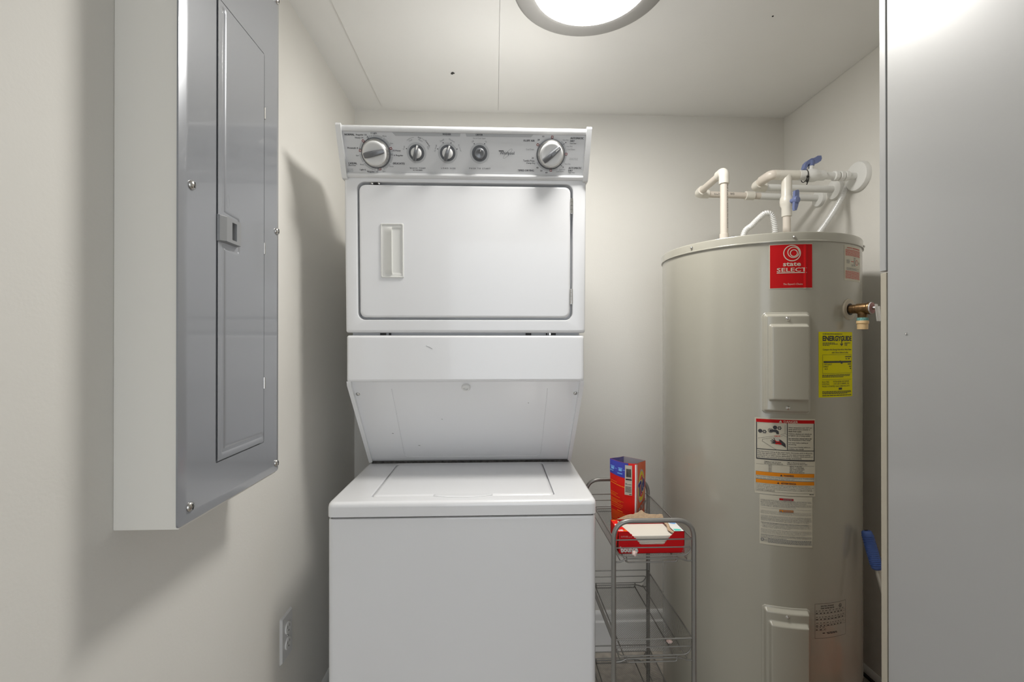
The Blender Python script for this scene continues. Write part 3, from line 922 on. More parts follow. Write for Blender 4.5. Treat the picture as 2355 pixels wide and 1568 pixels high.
frame(b, f, U(255), U(812), V(988), V(622), .0006)
strip(b, f, U(272), U(803), V(782), V(747))
b.poly([(U(545), V(745)), (U(560), V(738)), (U(600), V(760)), (U(608), V(795)), (U(585), V(805)), (U(565), V(790))], f)
b.text('USES LEAST', f, U(270), U(408), V(826), V(796))
b.text('ENERGY', f, U(270), U(350), V(868), V(839))
b.text('4622', f, U(284), U(338), V(912), V(882))
for x0, x1, yy in ((660, 805, 676), (672, 705, 716), (725, 770, 714), (722, 800, 822), (752, 802, 866), (770, 800, 908)):
    b.words(f, U(x0), U(x1), V(yy), .0030, x0, 1, (.5, 1.2), .35)
for i in range(3):
    b.words(f, U(250), U((785, 768, 620)[i]), V(1022 + i * 20), .0017, 110 + i, 1, (1.5, 4), .7)
strip(b, f, U(250), U(810), V(1110), V(1106))
for t, x0, x1, yy in (('ELECTRIC', 250, 364, 1166), ('WATER HEATERS THAT USE FEWER', 425, 748, 1162), ('KWH/YEAR', 250, 364, 1208), ('COST LESS TO OPERATE.  THIS', 435, 748, 1204), ("MODEL'S ESTIMATED YEARLY OPERATING COST IS", 250, 768, 1252)):
    b.text(t, f, U(x0), U(x1), V(yy), V(yy - 30))
b.patch(f, U(528), U(594), V(1308), V(1267))
for i in range(3):
    b.words(f, U(250), U((800, 803, 712)[i]), V(1344 + i * 21), .0018, 120 + i, 1, (1.5, 5), .6)
b.words(f, U(250), U(806), V(1422), .0020, 125, 1, (3, 7), .5)
b.build('lettering', 'ink', lab, 0)

# --- danger label
w, h = R_(30.1) * HR, .213
LM = label_map(-29.6, .9055)
b = MB(); b.patch(LM(.0004), 0, w, 0, h, 30, 2)
lab = b.build('danger_label', 'creamlab', wh, 60, label='large cream danger label with a picture of a scalded hand')
U = lambda x: (x - 112) / 1050.0 * w
V = lambda x, y: h - (y - 28 * (x - 112) / 1050.0 - 138) / 1322.0 * h     # the print follows the curve of the tank
f = LM(.0008); f2 = LM(.0012)


def vy(y):
    return h - (y - 138) / 1322.0 * h


b = MB()
strip(b, f, U(137), U(1150), vy(217), vy(160))
b.build('red_band', 'redlab', lab, 0)
b = MB()
b.text('DANGER', f2, U(600), U(845), vy(212), vy(172), 0, .015)
b.poly([(U(518), vy(208)), (U(575), vy(208)), (U(547), vy(168))], f2)
b.build('white_letters', 'creamlab', lab, 0)
b = MB()
t = .0026
strip(b, f, U(137), U(1150), vy(862), vy(842)); strip(b, f, U(137), U(1150), vy(690), vy(678))
b.patch(f, U(137), U(152), vy(860), vy(217), 1, 6); b.patch(f, U(1134), U(1150), vy(860), vy(217), 1, 6)
b.patch(f, U(655), U(668), vy(690), vy(217), 1, 6)
for cx, cy, r in ((207, 370, 36), (455, 298, 36)):
    b.ring(f, U(cx), vy(cy), 0, r / 1050 * w, 0, 360, 20)
b.ring(f, U(380), vy(352), .0052, .0064, 0, 360, 24)
for cx, cy in ((278, 378), (530, 305)):
    for q in range(6):
        a = R_(60 * q)
        b.ring(f, U(cx) + .0036 * math.cos(a), vy(cy) + .0036 * math.sin(a), .0002, .0018, 0, 360, 8)
b.poly([(U(360), vy(335)), (U(480), vy(335)), (U(515), vy(360)), (U(522), vy(410)), (U(478), vy(410)), (U(470), vy(382)), (U(445), vy(376)), (U(360), vy(382))], f)
b.poly([(U(440), vy(480)), (U(470), vy(540)), (U(520), vy(545)), (U(520), vy(495)), (U(560), vy(512)), (U(628), vy(570)), (U(640), vy(640)), (U(560), vy(592)), (U(460), vy(580)), (U(388), vy(572)), (U(388), vy(562)), (U(430), vy(556)), (U(376), vy(535)), (U(380), vy(525)), (U(436), vy(540)), (U(392), vy(505)), (U(402), vy(500)), (U(445), vy(520)), (U(428), vy(485))], f)
for (x0, y0, x1, y1) in ((165, 498, 450, 445), (245, 512, 465, 472), (245, 512, 240, 545), (240, 545, 490, 690), (622, 245, 622, 395), (545, 420, 622, 395), (622, 395, 650, 410), (545, 452, 600, 428), (600, 428, 650, 455)):
    d = Vector((U(x1) - U(x0), vy(y1) - vy(y0))).normalized() * .0003
    for q in range(6):
        xa, ya, xb, yb = [U(x0 + (x1 - x0) * q / 6), vy(y0 + (y1 - y0) * q / 6), U(x0 + (x1 - x0) * (q + 1) / 6), vy(y0 + (y1 - y0) * (q + 1) / 6)]
        b.poly([(xa - d.y, ya + d.x), (xa + d.y, ya - d.x), (xb + d.y, yb - d.x), (xb - d.y, yb + d.x)], f)
y = 285
for line, wd_ in (('Water temperature over 125\u00b0F can', 1095), ('cause severe burns instantly or', 1068), ('death from scalds.', 910), ('', 0), ('Children, disabled and elderly are', 1095), ('at highest risk of being scalded.', 1070), ('', 0), ('See instruction manual before set-', 1098), ('ting temperature at water heater.', 1078), ('', 0), ('Feel water before bathing or', 1030), ('showering.', 818), ('', 0), ('Temperature limiting valves are', 1068), ('available, see manual.', 950)):
    if line:
        b.text(line, f, U(680), U(wd_), vy(y + 20), vy(y - 6), 0, .015)
        y += 31
    else:
        y += 14
for i, line in enumerate(('Any thermostat setting of the water heater thermostat which is above the', 'mark that approximates 120\u00b0F (48.8\u00b0C), may cause accidental scalding,', 'severe burns, or other injuries, particularly to children, elderly persons, or', 'the infirm, and consume excessive energy unnecessarily.')):
    b.text(line, f, U(162), U((1105, 1070, 1115, 915)[i]), vy(740 + i * 32), vy(712 + i * 32), 0, .012)
for t_, x0, x1, yy in (('TEMPERATURE SETTING', 270, 555, 908), ('SEE INSTRUCTION MANUAL', 270, 590, 934), ('TIME TO PRODUCE 2nd & 3rd', 655, 970, 902), ('DEGREE BURNS ON ADULT SKIN', 655, 1010, 928), ('ABOUT 1/2 SECOND', 700, 915, 964), ('ABOUT 1 1/2 SECONDS', 700, 950, 989), ('LESS THAN 5 SECONDS', 700, 960, 1015), ('ABOUT 30 SECONDS', 700, 925, 1041), ('MORE THAN 5 MINUTES', 700, 958, 1067), ('160\u00b0F', 345, 402, 966), ('150\u00b0F', 345, 402, 991), ('140\u00b0F', 345, 402, 1017), ('130\u00b0F', 345, 402, 1043), ('120\u00b0F', 345, 402, 1069)):
    b.text(t_, f, U(x0), U(x1), vy(yy), vy(yy - 19), 0, .01)
strip(b, f, U(137), U(1140), vy(948), vy(945))
frame(b, f, U(130), U(1142), vy(1206), vy(1075), .0005)
frame(b, f, U(130), U(1142), vy(1418), vy(1210), .0005)
b.text('WARNING', f2, U(595), U(770), vy(1134), vy(1104), 0, .03)
b.text('ADVERTENCIA', f2, U(550), U(812), vy(1268), vy(1238), 0, .03)
b.poly([(U(536), vy(1134)), (U(580), vy(1134)), (U(558), vy(1100))], f2)
b.poly([(U(484), vy(1268)), (U(528), vy(1268)), (U(506), vy(1234))], f2)
for i, line in enumerate(('Read and follow water heater warnings and instructions in furnished manual.  If manual is missing', 'you may obtain one free of charge by calling 1-800-821-2017.')):
    b.text(line, f, U(150), U((1130, 785)[i]), vy(1172 + i * 28), vy(1152 + i * 28), 0, .006)
for i, line in enumerate(('Si Ud. no puede ni leer ni entender el ingl\u00e9s y si necesita manuales, etiquetas o r\u00f3tulos en', 'espa\u00f1ol, Ud. los puede obtener si se llama 1-800-821-2017.  \u00a1No trate de instalar ni de operar este', 'calentador de agua si no entiende la informaci\u00f3n en las etiquetas or r\u00f3tulos y en el manual de', 'instrucciones!  El no hacer caso de esta advertencia podr\u00eda resultar en la MUERTE O GRAVES', 'LESIONES CORPORALES!')):
    b.text(line, f, U(150), U((1062, 1130, 1095, 1100, 450)[i]), vy(1306 + i * 25), vy(1287 + i * 25), 0, .004)
b.words(f, U(1050), U(1135), vy(1436), .0018, 140, 1, (1, 3), .3)
b.build('black_print', 'ink', lab, 0)
b = MB()
strip(b, f, U(132), U(1140), vy(1140), vy(1078)); strip(b, f, U(132), U(1140), vy(1274), vy(1214))
b.build('orange_band', 'orangelab', lab, 0)
b = MB()
b.text('HOT', f2, U(448), U(545), vy(458), vy(434), 0, .04)
b.patch(f2, U(460), U(560), vy(585), vy(563)); b.poly([(U(445), vy(505)), (U(480), vy(535)), (U(540), vy(535)), (U(540), vy(552)), (U(470), vy(550))], f2)
b.build('red_print', 'redlab', lab, 0)
b = MB()
for i in range(7):
    b.patch(f2, U(470 + i * 9), U(473 + i * 9), vy(530), vy(470))
b.build('water_print', 'band', lab, 0)

# --- instruction label
w, h = R_(26.1) * HR, .1385
LM = label_map(-27.25, .7645)
b = MB(); b.patch(LM(.0003), 0, w, 0, h, 26, 2)
lab = b.build('instruction_label', 'creamlab', wh, 60, label='cream instruction label below the danger label')
f = LM(.0007); f2 = LM(.0011)
U = lambda x: (x - 265) / 1200.0 * w
vy = lambda y: h - (y - 172) / 1140.0 * h
b = MB()
rows = [(290, 1440, 'HAZARD OF ELECTRICAL SHOCK! DISCONNECT POWER SUPPLY BEFORE REMOVING PANELS.'), (290, 1445, 'TO PREVENT DRY TANK ELEMENT FAILURE, TANK MUST BE FILLED WITH WATER.  WATER'), (290, 1325, 'MUST FLOW FROM HOT WATER FAUCET BEFORE TURNING ON POWER.'), (290, 1447, 'THIS WATER HEATER, AS ALL WATER HEATERS, WILL EVENTUALLY LEAK.  DO NOT'), (290, 1447, 'INSTALL WITHOUT ADEQUATE DRAINAGE PROVISIONS WHERE WATER FLOW WILL'), (290, 1075, 'CAUSE DAMAGE.  SEE INSTALLATION INSTRUCTIONS.')]
rows = [(285 + 27 * i,) + r for i, r in enumerate(rows)]
rows += [(538 + 27 * i,) + r for i, r in enumerate(((290, 1440, 'California Proposition 65 lists chemical substances known to the state to cause cancer, birth'), (290, 1435, 'defects, death, serious illness or other reproductive harm.  This product may contain such sub-'), (290, 1435, 'stances, be their origin from fuel, fuel combustion (gas, oil) or components of the product itself.')))]
rows += [(650 + 27 * i,) + r for i, r in enumerate(((290, 1440, 'CALIFORNIA INSTALLATION INSTRUCTIONS: THIS WATER HEATER MUST BE BRACED,'), (290, 1440, 'ANCHORED, OR STRAPPED TO AVOID FALLING OR MOVING DURING AN EARTHQUAKE.'), (290, 1440, 'SEE INSTRUCTIONS FOR CORRECT INSTALLATION PROCEDURES.  INSTRUCTIONS MAY BE'), (290, 1440, 'OBTAINED FROM YOUR LOCAL DEALER, WHOLESALER, PUBLIC UTILITIES OR CALIFORNIA'), (290, 1382, 'OFFICE OF THE STATE ARCHITECT, 400 P STREET, SACRAMENTO, CA 95814.')))]
rows += [(810, 290, 1370, 'THIS WATER HEATER MEETS OR EXCEEDS THE FOLLOWING STANDARDS:')]
rows += [(836 + 26 * i,) + r for i, r in enumerate(((290, 1435, '1. FEDERAL MINIMUM ENERGY STANDARDS EFFECTIVE JANUARY 20, 2004 ACCORDING TO'), (325, 1400, 'THE NATIONAL APPLIANCE ENERGY CONSERVATION ACT (NAECA) OF 1987.'), (290, 1440, '2. COMPLIES WITH THE CURRENT EDITIONS OF THE BOCA NATIONAL CODES, I.R.C., S.B.C.C.,'), (325, 950, 'ASHRAE, C.A.B.O. AND H.U.D. STANDARDS.')))]
rows += [(962 + 28 * i,) + r for i, r in enumerate(((290, 1435, '"Read and follow water heater warnings and instructions in furnished manual.'), (290, 1440, 'If manual is missing you may obtain one free of charge by contacting the'), (290, 1435, 'company whose name appears on the rating plate.  Include the model and ser-'), (290, 1310, 'ial number found on the rating plate of the water heater in your request."')))]
rows += [(1096 + 26 * i,) + r for i, r in enumerate(((290, 1440, 'INSULATION BLANKET OR OTHER INSULATING WRAPPING, APPLIED EXTERNAL TO THE'), (290, 1440, 'JACKET, MAY RESULT IN UNSAFE OPERATION OF THE WATER HEATER.  FOR ADDITIONAL'), (290, 1440, 'INFORMATION, SEE INSTRUCTION MANUAL.')))]
for yy, x0, x1, line in rows:
    if line.startswith('INFORMATION'):
        x1 = 870
    b.text(line, f, U(x0), U(x1), vy(yy + 13), vy(yy - 8), 0, .012 if line[0] in '"Ic' or yy == 810 else .003)
for i in range(4):
    b.words(f, U(450), U((1447, 1445, 1440, 1445)[i]), vy(1180 + i * 26), .0018, 240 + i, 1, (1.2, 3), .5)
for yy in (470, 808, 1085):
    strip(b, f, U(290), U(1440), vy(yy), vy(yy - 3))
frame(b, f, U(292), U(438), vy(1248), vy(1172), .0005)
b.ring(f, U(325), vy(1205), .0022, .0042, 0, 360, 18)
strip(b, f, U(350), U(430), vy(1220), vy(1208))
frame(b, f2, U(698), U(1018), vy(268), vy(218), .0006); frame(b, f2, U(698), U(1018), vy(535), vy(480), .0006)
b.text('WARNING', f2, U(780), U(1005), vy(528), vy(490), 0, .03)
b.poly([(U(715), vy(528)), (U(762), vy(528)), (U(738), vy(490))], f2)
b.words(f2, U(790), U(990), vy(258), .0034, 9, 1, (.5, 1), .3)
b.build('black_print', 'ink2', lab, 0)
b = MB(); strip(b, f, U(698), U(1018), vy(268), vy(218)); b.build('red_band', 'redlab', lab, 0)
b = MB(); strip(b, f, U(698), U(1018), vy(535), vy(480)); b.build('orange_band', 'orangelab', lab, 0)

# --- rating plate printed on the tank
w, h = R_(20.2) * HR, .0955
LM = label_map(0.1, .514)
f = LM(.0005)
b = MB()
frame(b, f, 0, w, 0, h, .0006)
V_ = lambda t: h * (1 - t)
b.text('ELECTRIC STORAGE', f, w * .17, w * .56, V_(.095), V_(.055), 0, .02)
b.text('TANK WATER HEATER', f, w * .16, w * .58, V_(.160), V_(.120), 0, .02)
b.ring(f, w * .79, V_(.12), .0042, .0052, 0, 360, 24)
b.text('UL', f, w * .765, w * .815, V_(.15), V_(.09), 0, .02)
for t0, t1 in ((.245, .30), (.425, .475), (.595, .655), (.72, .77)):
    e = .31 if t0 > .7 else 1.0
    strip(b, f, 0, w * e, V_(t1) - .0002, V_(t1) + .0002)
    if t0 < .7:
        strip(b, f, 0, w * e, V_(t0) - .0002, V_(t0) + .0002)
    else:
        strip(b, f, 0, w * e, V_(t0) - .0002, V_(t0) + .0002); b.patch(f, w * .305, w * .312, V_(t1), V_(t0))
    b.words(f, w * .03, w * .95 * e, V_(t0 - .035), .0011, int(t0 * 1000), 1, (3, 7), 4)
    b.words(f, w * .03, w * .90 * e, V_(t1 - .012), .0019, int(t1 * 1000), 1, (2, 3.4), 3.4)
for x in (.18, .32, .45, .56, .70):
    b.patch(f, w * x, w * x + .0004, V_(.475), V_(.425)); b.patch(f, w * x, w * x + .0004, V_(.655), V_(.595))
b.words(f, w * .22, w * .30, V_(.865), .0024, 3); b.words(f, w * .34, w * .66, V_(.855), .0016, 5, 1, (3, 6), .6); b.words(f, w * .36, w * .68, V_(.885), .0016, 6, 1, (3, 6), .6)
b.build('rating_plate', 'ink', wh, 0, label='black printed rating plate on the tank')

# --- relief valve
va = 24.0
vo = Vector(HW(va, 1.423)); vd = hn(va)
b = MB(); b.lathe([(.030, -.002), (.030, .0015), (.0285, .003), (.0, .003)], vo, vd, 40); rv_f = b.build('valve_escutcheon', 'tanplate', wh, 40, label='beige round plate behind the relief valve')
MB().lathe([(.0165, 0), (.0165, .0036), (0, .0037)], vo, vd, 28).build('hole', 'black', rv_f)
b = MB()
b.lathe([(.0125, -.005), (.0125, .020), (.0145, .022), (.0150, .045), (.0145, .047)], vo, vd, 24)
b.lathe([(.0155, .047), (.0168, .049), (.0168, .053), (.0155, .055)], vo, vd, 24)
b.lathe([(.0115, .0), (.0115, -.026), (.0125, -.027), (.0125, -.031)], vo + vd * .034, (0, 0, 1), 20)
rv = b.build('relief_valve', 'brass', wh, 40, label='aged brass relief valve with a steel lever')
MB().lathe([(.0160, .0545), (.0155, .0575), (.0, .058)], vo, vd, 24).build('valve_tag', 'silverp', rv, 40)
b = MB()
for i in range(4):
    b.ring(lambda u, v: tuple(vo + vd * .0583 + Vector((vd.y * -1, vd.x, 0)) * u + Vector((0, 0, 1)) * v), 0, 0, .006 + i * .0025, .0068 + i * .0025, 0, 360, 24)
b.build('tag_print', 'redink', rv, 0)
MB().lathe([(.0128, -.025), (.0132, -.028), (.0132, -.033), (.012, -.034)], vo + vd * .034, (0, 0, 1), 20).build('corrosion', 'teal', rv, 40)
MB().lathe([(.0110, -.033), (.0135, -.0335), (.0145, -.035), (.0145, -.041), (.0130, -.0425), (.0125, -.057), (.0, -.057)], vo + vd * .034, (0, 0, 1), 20).build('outlet_fitting', 'creampvc', rv, 40)
side = Vector((-vd.y, vd.x, 0))
b = MB()
b.lathe([(.005, .057), (.005, .068), (0, .0685)], vo, vd, 14)
lv0 = vo + vd * .066
b.loft([[tuple(lv0 + vd * (d + zz * -.10) + side * s_ * .0048 + Vector((0, 0, zz))) for d, s_ in ((0, -1), (.003, -1), (.003, 1), (0, 1))] for zz in (.010, .004, -.010, -.024, -.036)])
b.loft([[tuple(lv0 + vd * (d + .006 + zz * -.10) + side * s_ * .0018 + Vector((0, 0, zz))) for d, s_ in ((0, -1), (.003, -1), (.003, 1), (0, 1))] for zz in (.004, -.014, -.036)])
b.build('lever', 'steel', rv, 40)


# ================================================================== PIPES
PR, FR = .0122, .0165


def pipe(mb, a, b, r=PR, seg=18):
    mb.tube([a, b], r, seg)


def elbow(mb, a, c, b, r=FR):
    mb.tube(fillet([a, c, b], .022, 8), r, 18)


ZP = 1.908
hp = thing('hot_water_pipe', 'beige plastic pipe rising from the heater left, doubling back to the wall', 'pipe', (.775, 1.515, 1.63))
b = MB(); pipe(b, (.775, 1.515, 1.6305), (.775, 1.515, ZP - .03)); b.build('riser', 'cpvc', hp, 40)
MB().lathe([(.0145, 0), (.0145, .038), (.0125, .039)], (.775, 1.515, 1.658), (0, 0, 1), 18).build('coupling', 'cpvc', hp, 40)
b = MB(); elbow(b, (.775, 1.515, ZP - .042), (.775, 1.515, ZP), (.777, 1.555, ZP)); b.build('elbow', 'cpvcw', hp, 40)
b = MB(); pipe(b, (.777, 1.54, ZP), (.783, 1.71, ZP - .004)); b.build('return_pipe', 'cpvc', hp, 40)
b = MB(); elbow(b, (.782, 1.69, ZP - .004), (.785, 1.735, ZP - .004), (.825, 1.736, ZP - .005)); b.build('elbow', 'cpvcw', hp, 40)
b = MB(); pipe(b, (.815, 1.736, ZP - .005), (1.06, 1.738, ZP - .010)); b.build('wall_pipe', 'cpvc', hp, 40)
b = MB(); pipe(b, (1.03, 1.738, ZP - .0095), (1.271, 1.74, ZP - .014), PR + .0006); b.build('painted_pipe', 'pipew', hp, 40, label='white painted end of the pipe at the wall')
MB().lathe([(.0155, 0), (.0165, .001), (.0165, .033), (.0155, .034)], (.972, 1.737, ZP - .008), (1, 0, -.02), 18).build('coupling', 'cpvcw', hp, 40)
MB().lathe([(.034, 0), (.034, .004), (.031, .010), (.014, .014)], (XR, 1.74, ZP - .014), (-1, 0, 0), 32).build('escutcheon', 'pipew', hp, 40)
b = MB()
fz = lambda u, v: (.775 + PR * 1.02 * math.sin(v / PR + .55), 1.515 - PR * 1.02 * math.cos(v / PR + .55), u)
b.text('DRINKING WATER', fz, 1.715, 1.865, -.002, .002)
for i in range(9):
    b.patch(fz, 1.675 + i * .002, 1.676 + i * .002, -.003, .003)
fx2 = lambda u, v: (u, 1.7365 - PR * 1.03 * math.cos(v / PR + .1), ZP - .007 + PR * 1.03 * math.sin(v / PR + .1))
b.text('WATER', fx2, .842, .876, -.0035, .0035, 180)
b.text('DRI', fx2, .906, .922, -.0035, .0035, 180)
b.build('lettering', 'ink', hp, 0)

cpipe = thing('cold_water_pipe', 'beige plastic pipe with blue handled valves running to the wall', 'pipe', (1.008, 1.54, 1.63))
PX, PY = 1.008, 1.540
b = MB(); pipe(b, (PX, PY, 1.6305), (PX, PY, ZP)); b.build('riser', 'cpvc', cpipe, 40)
MB().lathe([(.0145, 0), (.0160, .002), (.0160, .030), (.0205, .040), (.0215, .052), (.0205, .064), (.0165, .072), (.0165, .102), (.0145, .104)], (PX, PY, 1.764), (0, 0, 1), 24).build('ball_valve', 'cpvcw', cpipe, 40)
b = MB(); b.tube([(PX - .045, PY, ZP), (PX + .042, PY, ZP)], FR, 20); b.tube([(PX, PY, ZP), (PX, PY, ZP - .042)], FR, 20); b.build('tee', 'cpvcw', cpipe, 40)
b = MB(); b.tube(fillet([(PX - .03, PY, ZP), (.953, PY, ZP), (.953, PY + .055, ZP - .001)], .035, 10), FR, 18); b.build('elbow', 'cpvc', cpipe, 40)
b = MB(); pipe(b, (.953, PY + .03, ZP), (.958, 1.635, ZP - .004)); b.build('return_pipe', 'cpvc', cpipe, 40)
b = MB(); elbow(b, (.957, 1.61, ZP - .003), (.959, 1.652, ZP - .004), (1.0, 1.652, ZP - .005)); b.build('elbow', 'cpvcw', cpipe, 40)
b = MB(); pipe(b, (.99, 1.652, ZP - .005), (1.271, 1.652, ZP - .009), PR + .0006); b.build('painted_pipe', 'pipew', cpipe, 40)
MB().lathe([(.038, 0), (.038, .006), (.035, .013), (.014, .017)], (XR, 1.652, ZP - .009), (-1, 0, 0), 32).build('escutcheon', 'pipew', cpipe, 40)
b = MB(); pipe(b, (PX + .02, PY, ZP), (1.271, PY + .003, ZP)); b.build('supply_pipe', 'pipew', cpipe, 40)
MB().lathe([(.0150, 0), (.0170, .002), (.0170, .026), (.0215, .034), (.0225, .048), (.0215, .060), (.0170, .068), (.0165, .092), (.0145, .093)], (PX + .04, PY, ZP), (1, 0, 0), 24).build('ball_valve', 'pipew', cpipe, 40, label='white ball valve with a black cable tie')
MB().lathe([(.0085, .018), (.0085, .034), (.0065, .035)], (PX + .086, PY, ZP), (0, 0, 1), 16).build('valve_stem', 'pipew', cpipe, 40)
for x0 in (1.175, 1.195, 1.212):
    MB().lathe([(.0150, 0), (.0170, .002), (.0170, .014), (.0150, .016)], (x0, PY + .002, ZP), (1, 0, 0), 20).build('coupling', 'pipew', cpipe, 40)
MB().lathe([(.051, 0), (.051, .008), (.048, .016), (.044, .018), (.014, .019)], (XR, PY + .003, ZP), (-1, 0, 0), 44).build('escutcheon', 'pipew', cpipe, 40)
# handle of the vertical valve: a wing pointing up and down, in front of the pipe
hx, hy, hz = PX + .010, PY - .034, 1.812
b = MB()
b.lathe([(.0075, 0), (.0075, .016)], (PX + .003, PY - .016, hz), (hx - PX - .003, -.018, 0), 14)
b.lathe([(.0125, -.005), (.0125, .005), (.010, .008), (0, .009)], (hx, hy, hz), (.25, -1, 0), 20)
wing = [(-.0085, .008), (-.007, .030), (.006, .034), (.0095, .030), (.0095, .006), (.0085, -.008), (.004, -.024), (-.001, -.036), (-.0085, -.037), (-.011, -.030), (-.009, -.010)]
b.prism(wing, lambda u, v, w_: (hx + u + w_ * -.2, hy + w_ + u * .25, hz + v), -.004, .005)
b.build('valve_handle', 'bluev', cpipe, 40)
# handle of the horizontal valve, on top, tilted
hx, hz = PX + .086, ZP + .040
b = MB()
b.lathe([(.010, -.008), (.0115, 0), (.0115, .010), (.009, .012)], (hx, PY, hz), (0, 0, 1), 18)
wing = [(-.030, -.020), (-.022, -.024), (-.016, -.006), (-.006, .0), (.010, .0), (.020, .001), (.030, .008), (.033, .016), (.031, .026), (.018, .025), (.010, .018), (-.004, .016), (-.014, .010), (-.024, .0)]
b.prism(wing, lambda u, v, w_: (hx + u, PY + w_, hz + v), -.009, .009)
b.build('valve_handle', 'bluev', cpipe, 40)
b = MB()
zt = [(PX + .064 + .002 * math.sin(a), PY + .0185 * math.cos(a), ZP - .003 + .0205 * math.sin(a)) for a in [2 * math.pi * k / 20 for k in range(20)]]
b.tube(zt, .0016, 6, True)
b.tube([(PX + .060, PY - .018, ZP - .008), (PX + .058, PY - .020, ZP - .022), (PX + .056, PY - .022, ZP - .032)], .0016, 6)
b.tube([(PX + .066, PY - .018, ZP - .008), (PX + .063, PY - .021, ZP - .024), (PX + .055, PY - .023, ZP - .040)], .0016, 6)
b.lathe([(.0035, -.003), (.0035, .003)], (PX + .058, PY - .021, ZP - .026), (0, -1, 0), 8)
b.build('cable_tie', 'black', cpipe, 40)
b = MB()
fz2 = lambda u, v: (PX + PR * 1.03 * math.sin(v / PR + .35), PY - PR * 1.03 * math.cos(v / PR + .35), u)
b.text('IRL D', fz2, 1.866, 1.898, -.003, .003)
b.build('lettering', 'ink', cpipe, 0)


def flex(name, pts, label, r=.0088, pitch=.0062):
    P = spline(pts, 60)
    L = [0]
    for i in range(1, len(P)):
        L.append(L[-1] + (P[i] - P[i - 1]).length)
    n = int(L[-1] / pitch * 4)
    Q, j = [], 0
    for i in range(n + 1):
        s = L[-1] * i / n
        while j < len(L) - 2 and L[j + 1] < s:
            j += 1
        t = (s - L[j]) / max(1e-9, L[j + 1] - L[j])
        Q.append(P[j].lerp(P[j + 1], t))
    o = MB().tube(Q, lambda i: r * (1.0 + (.13, .02, -.13, .02)[i % 4]), 12).build(name, 'conduit', None, 60)
    return tag(o, label, 'conduit')


flex('flexible_conduit', [(.942, 1.500, 1.632), (.942, 1.500, 1.700), (.937, 1.500, 1.738), (.926, 1.500, 1.760), (.908, 1.500, 1.763), (.886, 1.500, 1.746), (.860, 1.498, 1.721), (.836, 1.494, 1.702), (.822, 1.49, 1.665), (.818, 1.49, 1.632)], 'white ribbed conduit looping over the water heater top')
flex('flexible_conduit', [(1.05, 1.515, 1.632), (1.085, 1.522, 1.672), (1.118, 1.530, 1.710), (1.183, 1.555, 1.782), (1.234, 1.580, 1.844), (1.262, 1.592, 1.886), (1.271, 1.596, 1.900)], 'white ribbed conduit slanting up from the heater to the wall', .0082)

# ================================================================== CART
CX0, CX1, CY0, CY1 = .3145, .5305, 1.2, 1.565
cart = thing('utility_cart', 'narrow grey three tier wire basket cart beside the washer', 'cart', ((CX0 + CX1) / 2, (CY0 + CY1) / 2, 0))
TR = .0063
for y in (CY0, CY1):
    b = MB()
    b.tube(fillet([(CX0, y, .055), (CX0, y, .8565), (CX1, y, .8565), (CX1, y, .055)], .05, 10), TR, 14)
    fr = b.build('tube_frame', 'cart', cart, 50)
    for x in (CX0, CX1):
        w_ = MB().lathe([(.018, -.008), (.0215, -.006), (.0215, .006), (.018, .008)], (x, y, .0218), (1, 0, 0), 20).build('caster_wheel', 'black', cart, 40)
        MB().box(x - .0105, x + .0105, y - .005, y + .005, .036, .058, .002).build('caster_fork', 'cart', w_, 40)


def lattice(mb, f, W, L, pitch=.0042, t=.00034):
    """diagonal wire mesh filling the rectangle W x L of the surface map f(u, v, h)"""
    for sgn in (1, -1):
        c = -L + pitch
        while c < W:
            # line u = c + v (sgn 1) or u = W - (c + v)
            v0 = max(0, -c); v1 = min(L, W - c)
            if v1 - v0 > .002:
                pts = []
                for v in (v0, v1):
                    u = c + v
                    if sgn < 0:
                        u = W - u
                    pts.append((u, v))
                (ua, va_), (ub, vb) = pts
                q = t
                ring0 = [f(ua - q, va_, -q * .6), f(ua + q, va_, -q * .6), f(ua + q, va_, q * .6), f(ua - q, va_, q * .6)]
                ring1 = [f(ub - q, vb, -q * .6), f(ub + q, vb, -q * .6), f(ub + q, vb, q * .6), f(ub - q, vb, q * .6)]
                mb.loft([ring0, ring1], False, False)
            c += pitch * 1.6


